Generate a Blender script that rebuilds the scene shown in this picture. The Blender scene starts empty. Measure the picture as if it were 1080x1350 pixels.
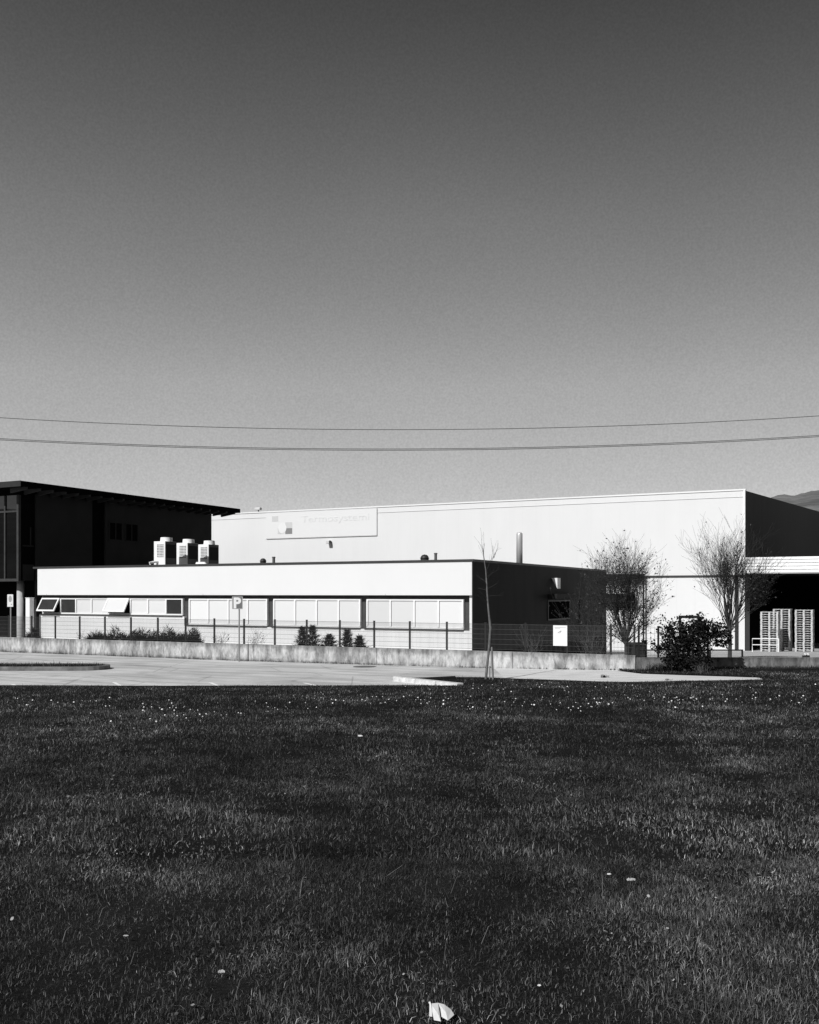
import bpy, bmesh, math, random
import numpy as np
from mathutils import Vector, Matrix, noise
random.seed(7); rng = np.random.default_rng(7)
SC = bpy.context.scene; COL = SC.collection
R = math.radians; PI = math.pi

# ------------------------------------------------------------------ survey
F = 1271.0; HY = 783.0; H = 2.55            # focal length / horizon row measured on the photograph, eye height
U2 = Vector((.8914, -.4532)); V2 = Vector((.4532, .8914)); ROT = math.atan2(-.4532, .8914)
OFF = Vector((2.643, 40.0))                 # sunny corner of the office block
HS, HQ = 6.893, 28.18                        # hall corner in the office frame
HALL = OFF + HS*U2 + HQ*V2              # corner of the hall
WAL = Vector((7.27, 31.0))                  # bend of the concrete wall
DRK = Vector((-20.95, 52.0))                # roof corner of the dark building
def kk(px): return (px-540)/F
def zz(py, Y): return H-(py-HY)*Y/F
def s_at(px, t, O):                         # distance along U where the sight line meets the plane t
    k = kk(px); return (k*(O.y+t*V2.y)-O.x-t*V2.x)/(U2.x-k*U2.y)
def t_at(px, s, O):
    k = kk(px); return (k*(O.y+s*U2.y)-O.x-s*U2.x)/(V2.x-k*V2.y)
def W(O, s, t, z=0): p = O+s*U2+t*V2; return Vector((p.x, p.y, z))
def z_road(X): return float(np.interp(X, [-19,-7,2.6,7.3,12], [-.10,-.095,-.02,.085,.12]))
def on_road(px, py):
    z = 0
    for _ in range(8): Y = (H-z)*F/(py-HY); z = z_road(kk(px)*Y)
    return Vector((kk(px)*Y, Y, z))

# ------------------------------------------------------------------ materials
def nodes(name):
    m = bpy.data.materials.new(name); m.use_nodes = True
    nt = m.node_tree; b = nt.nodes['Principled BSDF']
    return m, nt, b
def N(nt, t, **kw):
    n = nt.nodes.new(t)
    for k, v in kw.items():
        if k in n.inputs: n.inputs[k].default_value = v
        else: setattr(n, k, v)
    return n
def grey(v, a=1): return (v, v, v, a)
def ramp(nt, fac, stops):
    n = nt.nodes.new('ShaderNodeValToRGB'); e = n.color_ramp.elements
    while len(e) < len(stops): e.new(.5)
    for i, (p, v) in enumerate(stops): e[i].position = p; e[i].color = grey(v)
    nt.links.new(fac, n.inputs['Fac']); return n.outputs['Color']
def mixmul(nt, a, b, f=1.0):
    n = nt.nodes.new('ShaderNodeMix'); n.data_type = 'RGBA'; n.blend_type = 'MULTIPLY'
    n.inputs['Factor'].default_value = f
    nt.links.new(a, n.inputs[6]); nt.links.new(b, n.inputs[7]); return n.outputs[2]
def coords(nt, scale=(1,1,1), rot=0, src='Object'):
    if src == 'World': o = N(nt, 'ShaderNodeNewGeometry').outputs['Position']
    else: o = N(nt, 'ShaderNodeTexCoord').outputs['Object']
    mp = N(nt, 'ShaderNodeMapping'); mp.inputs['Rotation'].default_value = (0,0,rot)
    mp.vector_type = 'TEXTURE' if rot else 'POINT'
    nt.links.new(o, mp.inputs['Vector'])
    m2 = N(nt, 'ShaderNodeMapping'); m2.inputs['Scale'].default_value = scale
    nt.links.new(mp.outputs[0], m2.inputs['Vector']); return m2.outputs[0]
def noi(nt, vec, scale, detail=4, rough=.6):
    n = N(nt, 'ShaderNodeTexNoise', Scale=scale, Detail=detail, Roughness=rough)
    nt.links.new(vec, n.inputs['Vector']); return n.outputs['Fac']
def bump(nt, b, h, strength=.3, dist=.02):
    n = N(nt, 'ShaderNodeBump', Strength=strength, Distance=dist)
    nt.links.new(h, n.inputs['Height']); nt.links.new(n.outputs[0], b.inputs['Normal'])
def mat(name, v, rough=.6, metal=0, var=.12, scale=3, stretch=(1,1,1), spec=.3):
    m, nt, b = nodes(name)
    f = noi(nt, coords(nt, stretch, src='World'), scale)
    c = ramp(nt, f, [(.25, max(v*(1-var),0)), (.75, min(v*(1+var),1))])
    nt.links.new(c, b.inputs['Base Color'])
    b.inputs['Roughness'].default_value = rough; b.inputs['Metallic'].default_value = metal
    b.inputs['Specular IOR Level'].default_value = spec
    return m
def ribbed(name, v, period, depth, axis, rough=.55, var=.08, spec=.2, rib=.88):
    """sheet cladding: ribs every `period` metres along axis of the facade frame"""
    m, nt, b = nodes(name)
    vec = coords(nt, (1,1,1), ROT, 'World')
    sep = N(nt, 'ShaderNodeSeparateXYZ'); nt.links.new(vec, sep.inputs[0])
    mm = N(nt, 'ShaderNodeMath', operation='MULTIPLY'); mm.inputs[1].default_value = 1/period
    nt.links.new(sep.outputs[axis], mm.inputs[0])
    fr = N(nt, 'ShaderNodeMath', operation='FRACT'); nt.links.new(mm.outputs[0], fr.inputs[0])
    rib = ramp(nt, fr.outputs[0], [(0, rib), (.06, 1), (.94, 1), (1, rib)])
    fine = noi(nt, coords(nt, (.25,.25,.06), src='World'), 4)
    c = mixmul(nt, rib, ramp(nt, fine, [(.3, v*(1-var)), (.7, min(v*(1+var),1))]))
    nt.links.new(c, b.inputs['Base Color']); bump(nt, b, rib, depth, .01)
    b.inputs['Roughness'].default_value = rough; b.inputs['Specular IOR Level'].default_value = spec
    return m
def concrete(name, v, streak=True):
    m, nt, b = nodes(name)
    vec = coords(nt, (1,1,1), ROT, 'World')
    s1 = N(nt, 'ShaderNodeMapping'); s1.inputs['Scale'].default_value = (1.5,1.5,.6); nt.links.new(vec, s1.inputs['Vector'])
    s2 = N(nt, 'ShaderNodeMapping'); s2.inputs['Scale'].default_value = (4,4,1.3); nt.links.new(vec, s2.inputs['Vector'])
    s3 = N(nt, 'ShaderNodeMapping'); s3.inputs['Scale'].default_value = (1.0,1.0,.22); nt.links.new(vec, s3.inputs['Vector'])
    a = ramp(nt, noi(nt, s1.outputs[0], 1.3), [(.36, v*.55), (.60, v*1.25)])
    c = mixmul(nt, a, ramp(nt, noi(nt, s2.outputs[0], 1.8, 8, .75), [(.36, .48), (.58, 1.12)]))
    if streak:
        # pale lime runs and darker top, foot grime
        mx = N(nt, 'ShaderNodeMix', data_type='RGBA'); mx.inputs[7].default_value = grey(v*1.6)
        nt.links.new(ramp(nt, noi(nt, s3.outputs[0], 2.3, 6, .65), [(.56, 0), (.66, .7)]), mx.inputs['Factor'])
        nt.links.new(c, mx.inputs[6]); c = mx.outputs[2]
        gz = N(nt, 'ShaderNodeSeparateXYZ'); nt.links.new(N(nt, 'ShaderNodeNewGeometry').outputs['Position'], gz.inputs[0])
        wob = N(nt, 'ShaderNodeMath', operation='MULTIPLY_ADD'); wob.inputs[1].default_value = .55
        nt.links.new(noi(nt, vec, 3.2, 5, .7), wob.inputs[0]); nt.links.new(gz.outputs[2], wob.inputs[2])
        c = mixmul(nt, c, ramp(nt, wob.outputs[0], [(.16, .25), (.34, 1), (.62, 1), (.80, .55)]))
    nt.links.new(c, b.inputs['Base Color']); b.inputs['Roughness'].default_value = .9
    bump(nt, b, noi(nt, vec, 25, 6, .7), .3, .01)
    return m
def asphalt():
    m, nt, b = nodes('worn asphalt')
    w = coords(nt, (1,1,1), ROT, 'World')
    st = N(nt, 'ShaderNodeMapping'); st.inputs['Scale'].default_value = (.12,.6,1); nt.links.new(w, st.inputs['Vector'])
    a = ramp(nt, noi(nt, st.outputs[0], 2.2, 6, .65), [(.28, .42), (.5, .58), (.72, .72)])
    c = mixmul(nt, a, ramp(nt, noi(nt, w, .35, 5, .6), [(.3, .78), (.65, 1.05)]))
    c = mixmul(nt, c, ramp(nt, noi(nt, w, 45, 3, .8), [(.3, .75), (.7, 1.1)]))
    cr = N(nt, 'ShaderNodeTexVoronoi', feature='DISTANCE_TO_EDGE', Scale=.35); nt.links.new(w, cr.inputs['Vector'])
    c = mixmul(nt, c, ramp(nt, cr.outputs['Distance'], [(0, .45), (.012, 1)]), .6)
    ty = N(nt, 'ShaderNodeTexWave', Scale=.35, Distortion=6, Detail=2, wave_type='RINGS'); nt.links.new(w, ty.inputs['Vector']); ty.inputs['Detail Scale'].default_value = .4
    c = mixmul(nt, c, ramp(nt, ty.outputs['Fac'], [(.0, .80), (.10, 1), (1, 1.03)]))
    oil = N(nt, 'ShaderNodeTexVoronoi', Scale=.55); nt.links.new(w, oil.inputs['Vector'])
    c = mixmul(nt, c, ramp(nt, oil.outputs['Distance'], [(.05, .62), (.16, 1)]), .8)
    nt.links.new(c, b.inputs['Base Color']); b.inputs['Roughness'].default_value = .95
    b.inputs['Specular IOR Level'].default_value = .1
    bump(nt, b, noi(nt, w, 60, 4, .8), .5, .01); return m
def soil(name, lo, hi, scale=1.2):
    m, nt, b = nodes(name); w = coords(nt, src='World')
    c = mixmul(nt, ramp(nt, noi(nt, w, scale, 6, .65), [(.3, lo), (.7, hi)]), ramp(nt, noi(nt, w, 30, 5, .8), [(.3, .5), (.7, 1.2)]))
    nt.links.new(c, b.inputs['Base Color']); b.inputs['Roughness'].default_value = 1; b.inputs['Specular IOR Level'].default_value = 0
    bump(nt, b, noi(nt, w, 40, 5, .8), .8, .03); return m
def leafy(name, stops, patch=None, transl=.25):
    m, nt, b = nodes(name)
    c = ramp(nt, N(nt, 'ShaderNodeNewGeometry').outputs['Random Per Island'], stops)
    if patch:
        w = coords(nt, (1,.75,1), src='World')
        c = mixmul(nt, c, ramp(nt, noi(nt, w, patch, 5, .62), [(.30, .38), (.47, .85), (.56, 1.2), (.70, 2.2)]))
        c = mixmul(nt, c, ramp(nt, noi(nt, w, patch*5, 3, .6), [(.3, .5), (.7, 1.5)]))
        c = mixmul(nt, c, ramp(nt, noi(nt, w, patch*.38, 3, .5), [(.36, .62), (.64, 1.5)]))
    nt.links.new(c, b.inputs['Base Color']); b.inputs['Roughness'].default_value = .65; b.inputs['Specular IOR Level'].default_value = .12
    if transl:
        tr = N(nt, 'ShaderNodeBsdfTranslucent'); nt.links.new(c, tr.inputs['Color'])
        mx = N(nt, 'ShaderNodeMixShader', Fac=transl); nt.links.new(b.outputs[0], mx.inputs[1]); nt.links.new(tr.outputs[0], mx.inputs[2])
        nt.links.new(mx.outputs[0], nt.nodes['Material Output'].inputs['Surface'])
    return m
def glass(name, v, rough=.04, spec=.5):
    m = mat(name, v, rough, 0, .2, 1.5, spec=spec); return m

def blindmat():
    m, nt, b = nodes('white roller blind behind glass')
    o = N(nt, 'ShaderNodeObjectInfo').outputs['Random']; w = coords(nt, src='World')
    wv = N(nt, 'ShaderNodeTexWave', Scale=9, bands_direction='Z', Distortion=.3); nt.links.new(w, wv.inputs['Vector'])
    c = mixmul(nt, ramp(nt, o, [(0, .56), (.5, .68), (1, .76)]), ramp(nt, wv.outputs['Fac'], [(0, .93), (1, 1)]))
    nt.links.new(c, b.inputs['Base Color']); b.inputs['Roughness'].default_value = .3; b.inputs['Specular IOR Level'].default_value = .4
    return m
M = dict(
    facade=mat('white enamel cladding', .705, .5, var=.025, scale=.5, stretch=(1,1,.4)),
    lower=ribbed('white ribbed sheet', .70, .2, .25, 0, var=.04),
    hall=ribbed('pale sandwich panel', .69, 1.0, .008, 0, var=.02, rib=.985),
    hall_low=ribbed('pale lower panel', .71, 1.2, .01, 0, var=.02, rib=.97),
    shade_side=ribbed('dark ribbed sheet', .019, .25, .5, 2, var=.2, spec=.03),  # darker base colour stands in for shade on the office side wall
    hall_shade_side=ribbed('dark sandwich panel', .031, 1.0, .15, 1, var=.18, spec=.03),  # shade of the hall's side wall put into the panel colour
    trim=mat('white painted trim', .76, .5, var=.03),
    board=mat('sign board face', .70, .6, var=.01, scale=.5), board_edge=mat('sign board edge', .50, .6),
    canopy=mat('white canopy sheet', .84, .5, var=.05),
    coping=mat('dark metal coping', .04, .5, var=.15),
    dark_panel=mat('charcoal panel', .06, .6, var=.2, spec=.15),
    frame=mat('white window frame', .78, .4, var=.03),
    blind=blindmat(),
    dglass=glass('dark window glass', .035, .1, .3),
    facade_glass=glass('curtain wall glass', .004, .02, .5),
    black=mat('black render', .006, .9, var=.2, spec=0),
    panel=mat('anthracite panel', .03, .8, var=.15, scale=.8, spec=.05),
    fascia=mat('grey roof fascia', .035, .7, var=.15, spec=.05),
    roof_black=mat('black roof edge', .006, .9, var=.2, spec=0),
    rafter=mat('grey soffit beam', .05, .8, var=.2, spec=.05),
    pillar=mat('round concrete column', .42, .9, var=.15),
    wall=concrete('stained concrete', .39), wall2=concrete('shade-toned weathered concrete', .20),
    kerb=mat('kerb concrete', .55, .9, var=.3, scale=6), kerb_dark=mat('dark kerb stone', .16, .95, var=.5, scale=3),
    paint=mat('worn road paint', .8, .8, var=.25, scale=12),
    steel=mat('galvanised steel', .35, .45, .6, var=.2, scale=5),
    flue=mat('stainless flue', .62, .38, .45, var=.1, scale=2, stretch=(3,3,.3)),
    post=mat('dark fence post', .014, .6, var=.2), wire=mat('dark fence wire', .06, .6, var=.2),
    ac=mat('white unit casing', .82, .45, var=.03), ac_side=mat('grey of pipe stubs and shaded casing side', .10, .6, var=.1),
    coil=mat('black coil fins', .008, .7, var=.4, scale=30), hole=mat('dark grille hole', .03, .9),
    sign_grey=mat('sign face', .15, .5, var=.06), sign_white=mat('sign white film', .74, .5, var=.02), sign_mark=mat('faded grey mark', .34, .6, var=.1),
    logo_pale=mat('pale logo square', .56, .6, var=.04), logo_mid=mat('mid logo square', .22, .6, var=.04),
    letter=mat('faded lettering', .665, .6, var=.10, scale=5), pale_line=mat('pale grey line', .45, .6),
    wood=mat('weathered pallet wood', .52, .85, var=.25, scale=4, stretch=(1,1,3)), stake=mat('grey timber stake', .16, .9, var=.3, scale=8),
    bark=mat('grey bark', .045, .95, var=.4, scale=14), twig=mat('dark twig', .03, .95, var=.4, scale=10), bark_pale=mat('pale young bark', .13, .95, var=.4, scale=9),
    leaf=leafy('dark evergreen leaf', [(0, .006), (.7, .018), (1, .06)]), needle=leafy('juniper needle', [(0, .004), (.7, .011), (1, .03)], transl=.1),
    dry_leaf=leafy('sparse brown leaf', [(0, .015), (.7, .04), (1, .10)]),
    grass=leafy('grass blade', [(0, .016), (.4, .048), (.8, .105), (.95, .19), (1, .36)], .6, .3),
    clover=leafy('clover leaf', [(0, .02), (.6, .06), (.93, .12), (1, .3)], .6, .3),
    weed=leafy('weed blade', [(0, .012), (.6, .05), (1, .14)], transl=.3),
    straw=leafy('dry grass blade', [(0, .06), (.6, .12), (1, .25)], transl=.3),
    lawn=soil('lawn soil', .012, .032), verge=soil('verge soil', .010, .03), ground=soil('open ground', .03, .07, .05),
    yard=mat('pale yard paving', .42, .95, var=.25, scale=1.2, spec=.1),
    path=mat('pale concrete path', .60, .9, var=.18, scale=1.5, stretch=(.6,2,1), spec=.1), hill=None, petal=mat('white petal', .80, .7, var=.03), paper=mat('white paper', .58, .7, var=.06, scale=20), dead=mat('bleached leaf', .36, .8, var=.3, scale=30),
    cable=mat('grey cable', .10, .6), bin=mat('black plastic', .02, .5), lamp=mat('pale lamp housing', .6, .4), dk=mat('dark housing', .03, .5), iron=mat('cast iron', .12, .7, var=.3, scale=10),
)
def hillmat():
    m, nt, b = nodes('hazy wooded hill'); w = coords(nt, (.5,.15,2.2), src='World')
    c = mixmul(nt, ramp(nt, noi(nt, w, .012, 8, .7), [(.3, .09), (.7, .20)]), ramp(nt, noi(nt, w, .06, 6, .7), [(.3, .5), (.7, 1.3)]))
    nt.links.new(c, b.inputs['Base Color']); b.inputs['Roughness'].default_value = 1; b.inputs['Specular IOR Level'].default_value = 0
    return m
M['hill'] = hillmat()

# ------------------------------------------------------------------ mesh helpers
class MB:
    def __init__(s): s.v = []; s.f = []; s.mi = []
    def add(s, vs, fs, mi=0):
        o = len(s.v); s.v += [tuple(x) for x in vs]; s.f += [tuple(i+o for i in f) for f in fs]; s.mi += [mi]*len(fs); return s
    def box(s, x0, x1, y0, y1, z0, z1, mi=0):
        return s.add([(x0,y0,z0),(x1,y0,z0),(x1,y1,z0),(x0,y1,z0),(x0,y0,z1),(x1,y0,z1),(x1,y1,z1),(x0,y1,z1)],
            [(0,3,2,1),(4,5,6,7),(0,1,5,4),(1,2,6,5),(2,3,7,6),(3,0,4,7)], mi)
    def quad(s, a, b, c, d, mi=0): return s.add([a,b,c,d], [(0,1,2,3)], mi)
    def tube(s, pts, rad, n=6, mi=0, caps=True):
        pts = [Vector(p) for p in pts]; rings = []
        for i, p in enumerate(pts):
            d = (pts[min(i+1,len(pts)-1)]-pts[max(i-1,0)]).normalized()
            a = d.cross(Vector((0,0,1)) if abs(d.z) < .9 else Vector((1,0,0))).normalized(); b = d.cross(a)
            r = rad[i] if hasattr(rad, '__len__') else rad
            rings.append([p+r*(math.cos(2*PI*k/n)*a+math.sin(2*PI*k/n)*b) for k in range(n)])
        fs = [(i*n+k, i*n+(k+1)%n, (i+1)*n+(k+1)%n, (i+1)*n+k) for i in range(len(pts)-1) for k in range(n)]
        if caps: fs += [tuple(range(n-1,-1,-1)), tuple((len(pts)-1)*n+k for k in range(n))]
        return s.add([v for r in rings for v in r], fs, mi)
    def cyl(s, x, y, z0, z1, r, n=20, mi=0, r2=None): return s.tube([(x,y,z0),(x,y,z1)], [r, r if r2 is None else r2], n, mi)
    def build(s, name, m, parent=None, bevel=0, smooth=False, loc=None, rotz=None):
        me = bpy.data.meshes.new(name); me.from_pydata(s.v, [], s.f); me.validate()
        for q in (m if isinstance(m, (list, tuple)) else [m]): me.materials.append(q)
        if len(me.polygons) == len(s.mi) and any(s.mi): me.polygons.foreach_set('material_index', s.mi)
        if smooth: me.polygons.foreach_set('use_smooth', [True]*len(me.polygons))
        me.update()
        o = bpy.data.objects.new(name, me); COL.objects.link(o)
        if parent: o.parent = parent
        if loc is not None: o.location = loc
        if rotz is not None: o.rotation_euler.z = rotz
        if bevel:
            b = o.modifiers.new('bevel', 'BEVEL'); b.width = bevel; b.segments = 2; b.limit_method = 'ANGLE'
        return o
def tag(o, label=None, cat=None, group=None, kind=None):
    for k, v in (('label',label),('category',cat),('group',group),('kind',kind)):
        if v: o[k] = v
    return o
def empty(name, loc, rz=0, label=None, cat=None, group=None):
    e = bpy.data.objects.new(name, None); COL.objects.link(e); e.location = loc; e.rotation_euler.z = rz; e.empty_display_size = .3
    return tag(e, label, cat, group)
def copy_tree(o, parent=None):
    c = o.copy(); COL.objects.link(c); c.parent = parent
    for ch in list(o.children): copy_tree(ch, c)
    return c
def struct(o): o['kind'] = 'structure'; return o
def text_mesh(body, size, bold=0):
    cu = bpy.data.curves.new('lettering', 'FONT'); cu.body = body; cu.size = size; cu.offset = bold; cu.extrude = .006
    o = bpy.data.objects.new('lettering', cu); COL.objects.link(o)
    bpy.context.view_layer.update()
    me = bpy.data.meshes.new_from_object(o.evaluated_get(bpy.context.evaluated_depsgraph_get()))
    bpy.data.objects.remove(o); bpy.data.curves.remove(cu); return me
def upright(me, x0, x1, z0, z1, y):
    """lay a flat text mesh on a wall plane: fit to x0..x1, z0..z1 at depth y"""
    co = np.empty(len(me.vertices)*3); me.vertices.foreach_get('co', co); co = co.reshape(-1,3)
    a, b = co.min(0), co.max(0); n = np.empty_like(co)
    n[:,0] = x0+(co[:,0]-a[0])/(b[0]-a[0])*(x1-x0); n[:,2] = z0+(co[:,1]-a[1])/(b[1]-a[1])*(z1-z0); n[:,1] = y-co[:,2]
    me.vertices.foreach_set('co', n.ravel()); me.update(); return me
def link_mesh(name, me, m, parent=None):
    me.materials.clear(); me.materials.append(m); o = bpy.data.objects.new(name, me); COL.objects.link(o); o.parent = parent; return o
def blades_object(name, base, h, w, m, lean=.45, parent=None, dirs=None):
    """many two-segment tapering blades as one mesh"""
    n = len(base); base = np.asarray(base); az = rng.uniform(0, 2*PI, n); la = rng.uniform(0, 2*PI, n)
    ln = np.abs(rng.normal(0, lean, n))
    side = np.stack([np.cos(az), np.sin(az), np.zeros(n)], 1)*(w[:,None]*.5)
    if dirs is None:
        mid = np.stack([np.cos(la)*ln*.35, np.sin(la)*ln*.35, np.full(n,.58)], 1)*h[:,None]
        top = np.stack([np.cos(la)*ln, np.sin(la)*ln, 1-.35*np.minimum(ln,1.6)], 1)*h[:,None]
    else:
        mid = dirs*h[:,None]*.5; top = dirs*h[:,None]+np.stack([np.zeros(n),np.zeros(n),.15*h],1)
    v = np.empty((n,5,3)); v[:,0] = base-side; v[:,1] = base+side; v[:,2] = base+mid+side*.8; v[:,3] = base+mid-side*.8; v[:,4] = base+top
    me = bpy.data.meshes.new(name); me.vertices.add(n*5); me.vertices.foreach_set('co', v.ravel())
    o5 = np.arange(n)*5
    li = np.empty((n,7), np.int32); li[:,:4] = o5[:,None]+[0,1,2,3]; li[:,4:] = o5[:,None]+[3,2,4]
    me.loops.add(n*7); me.loops.foreach_set('vertex_index', li.ravel())
    ls = np.empty((n,2), np.int32); ls[:,0] = np.arange(n)*7; ls[:,1] = ls[:,0]+4
    me.polygons.add(n*2); me.polygons.foreach_set('loop_start', ls.ravel())
    me.update(calc_edges=True); me.materials.append(m)
    o = bpy.data.objects.new(name, me); COL.objects.link(o)
    if parent: o.parent = parent
    return o

# ------------------------------------------------------------------ terrain
A_k = on_road(525, 898); B_k = on_road(607, 907)
edge_pts = [on_road(-260,905.5), on_road(0,905.5), on_road(300,906), on_road(530,906), B_k]
ex = [p.x for p in edge_pts]; ey = [p.y for p in edge_pts]
back_px = [on_road(560,896.5), on_road(600,894.5), on_road(640,895), on_road(760,899.5), on_road(840,902.5), on_road(1010,898)]
bx = [A_k.x]+[p.x for p in back_px]; by = [A_k.y+.1]+[p.y for p in back_px]
v_px = [on_road(812,884), on_road(840,888.5), on_road(900,890.5), on_road(1010,894)]
vx = [p.x for p in v_px]; vy = [p.y for p in v_px]
TIP = bx[-1]
def lawn_rear(X):
    if X <= B_k.x: return float(np.interp(X, ex, ey))
    if X >= TIP: return float(np.interp(X, [TIP, TIP+.6], [by[-1], 31.0]))
    return float(np.interp(X, bx, by))
def z_lawn(X, Y):
    e = z_road(X)+.05
    t = min(max((27-Y)/23.4, 0), 1.0)
    z = e+(1.0-e)*t
    return z+.035*noise.noise(Vector((X*.35, Y*.35, 3)))*min(1, max(0,(27-Y)/3))+.05*noise.noise(Vector((X*.12, Y*.12, 9)))*t
def strip_mesh(name, cols, m):
    """cols: list of (X, [Y...], zfun)"""
    mb = MB(); n = len(cols[0][1])
    for X, ys, zf in cols:
        for y in ys: mb.v.append((X, y, zf(X, y)))
    for i in range(len(cols)-1):
        for j in range(n-1):
            a = i*n+j; mb.f.append((a, a+n, a+n+1, a+1)); mb.mi.append(0)
    return mb
mb = MB(); cols = []
for X in sorted(set(list(np.arange(-46, 46.1, .5))+[B_k.x, B_k.x+.02, TIP, TIP+.6])):
    yr = lawn_rear(X); ys = list(np.linspace(-22, 3, 8))[:-1]+list(np.linspace(3, yr, 48)); cols.append((X, ys, z_lawn))
mb = strip_mesh('lawn', cols, None)
cols = []                                     # tongue of lawn behind the pale kerb
for X in np.linspace(A_k.x, B_k.x, 8):
    f = (X-A_k.x)/(B_k.x-A_k.x); y0 = A_k.y+(B_k.y-A_k.y)*f
    cols.append((X, list(np.linspace(y0, float(np.interp(X, bx, by)), 6)), lambda x, y: z_lawn(x, y)+.03))
t2 = strip_mesh('', cols, None); mb.add(t2.v, t2.f)
struct(mb.build('lawn', M['lawn'], smooth=True))
cols = []
def z_verge(X, Y):
    return z_road(X)+.03
for X in np.linspace(vx[0], 30, 50):
    y0 = float(np.interp(X, vx, vy)) if X < TIP+.5 else 30.9-.001*X; cols.append((X, list(np.linspace(min(y0,30.95), 31.0, 6)), z_verge))
struct(strip_mesh('', cols, None).build('grass_verge', M['verge'], smooth=True))
cols = [(X, list(np.linspace(22, 62, 21)), lambda x, y: z_road(x)) for X in np.linspace(-75, 30, 80)]
def clip_q(x, y): return (x-WAL.x)*V2.x+(y-WAL.y)*V2.y
mb = MB()
for X in np.linspace(-75, 30, 106):
    yw = WAL.y+(WAL.x-X)*V2.x/V2.y+.05 if X < WAL.x else WAL.y+.05
    for Y in np.linspace(22, yw, 16): mb.v.append((X, Y, z_road(X)))
for i in range(105):
    for j in range(15): a = i*16+j; mb.f.append((a, a+16, a+17, a+1)); mb.mi.append(0)
struct(mb.build('car_park', asphalt(), smooth=True))
cols = []
for X in np.linspace(2.9, TIP+.3, 40):
    lo = lawn_rear(min(X, TIP-.01))-.3; up = float(np.interp(X, [2.9]+vx, [WAL.y+(WAL.x-2.9)*V2.x/V2.y-.1]+vy)); up = max(up+.25, lo+.05)
    cols.append((X, list(np.linspace(lo, up, 5)), lambda x, y: z_road(x)+.005))
struct(strip_mesh('', cols, None).build('footpath', M['path'], smooth=True))
def z_yard(X, Y):
    q = clip_q(X, Y); w = min(max((X-4)/4, 0), 1); w = min(max((X-6.2-max(Y-31,0)*.30)/3, 0), 1); w = w*w*(3-2*w)
    return (.12-max(q-6,0)*.058 if q < 30 else -1.27)*(1-w)+w*max(.47-max(Y-31.3,0)*.0514, -1.15)
mb = MB(); nx, ny = 80, 50
for X in np.linspace(-75, 60, nx):
    yw = WAL.y+(WAL.x-X)*V2.x/V2.y+.15 if X < WAL.x else WAL.y+.15
    for Y in np.linspace(yw, 120, ny): mb.v.append((X, Y, z_yard(X, Y)))
for i in range(nx-1):
    for j in range(ny-1): a = i*ny+j; mb.f.append((a, a+ny, a+ny+1, a+1)); mb.mi.append(0)
struct(mb.build('yard', M['yard'], smooth=True))
mb = MB(); rr = [0, 60, 200, 600, 1500, 4000, 9000]
mb.add([(-9000,-9000,-1.7),(9000,-9000,-1.7),(9000,9000,-1.7),(-9000,9000,-1.7)], [(0,1,2,3)])
struct(mb.build('open_ground', M['ground']))

def ridge(name, az0, az1, dist, prof, depth, seed, n=300, m=26):
    mb = MB()
    for i in range(n+1):
        a = az0+(az1-az0)*i/n; hgt = prof(a)
        for j in range(m+1):
            f = j/m; d = dist-depth*(1-f)
            x, y = d*math.sin(a), d*math.cos(a)
            z = hgt*(f**.8)*(1 if j == m else .96)+hgt*.10*noise.fractal(Vector((x*.004, y*.004, seed)), 1, 2, 5)*math.sin(PI*min(f,.97))*min(1,(1-f)*2.2)
            mb.v.append((x, y, z-1))
    for i in range(n):
        for j in range(m): a = i*(m+1)+j; mb.f.append((a, a+m+1, a+m+2, a+1)); mb.mi.append(0)
    return struct(mb.build(name, M['hill'], smooth=True))
ax = [R(-60), R(-20), R(0), R(10)]+[math.atan(kk(p)) for p in (985, 1012, 1024, 1034, 1042, 1050, 1062, 1072, 1085, 1120, 1200, 1300)]+[R(60)]
ah = [30, 40, 60, 80]+[(HY-y)/F*1800/math.sqrt(1+kk(p)**2)+2.5 for p, y in ((985,668),(1012,657),(1024,652.5),(1034,651),(1042,652),(1050,652.5),(1062,648),(1072,646),(1085,645.5),(1120,641),(1200,648),(1300,660))]+[120]
def prof1(a): return float(np.interp(a, ax, ah))+1.8*noise.fractal(Vector((a*160, 0, 5)), 1, 2, 4)
ridge('hill', R(-60), R(60), 1800, prof1, 900, 4.0, 700)
def prof2(a): return 190+60*noise.fractal(Vector((a*3, 2, 8)), 1, 2, 6)
ridge('hill', R(75), R(285), 1900, prof2, 800, 9.0, 260)

# ------------------------------------------------------------------ office block (local x = along facade, y = back, origin at sunny corner)
def so(px): return s_at(px, 0, OFF)
L0 = so(52); ZT, ZF, SIL, SIL1 = 3.99, 2.49, 1.06, 1.50
office = empty('office_block', (OFF.x, OFF.y, 0), ROT, 'long low white office block with a flat roof and a band of windows', 'building')
DEP = 20.19
b = MB(); b.box(L0, -.30, .30, DEP, -2.5, 3.80); b.box(L0-.28, L0, .5, DEP, -2.5, 3.86); b.build('core', M['dark_panel'], office)
b = MB(); b.box(L0, 0, 0, .30, -1, SIL-.05); b.box(L0, so(243), 0.0, .297, SIL-.05, SIL1-.05); b.box(so(619), 0, .003, .30, SIL-.05, ZF)
b.build('lower_wall', M['lower'], office)
b = MB(); b.box(L0, 0, -.13, .30, ZF, ZT-.10); fa = b.build('fascia', M['facade'], office, bevel=.01)
for px in (64, 270, 510): x = so(px); b = MB(); b.box(x-.012, x+.012, -.136, -.128, ZF, ZF+.06); b.build('panel_joint', M['pale_line'], office)
b = MB(); b.box(L0-.3, .07, -.16, .34, ZT-.10, ZT); b.box(-.28, .07, .34, DEP, ZT-.10, ZT); b.box(L0-.3, L0, .34, DEP, ZT-.10, ZT); b.build('coping', M['coping'], office)
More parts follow.
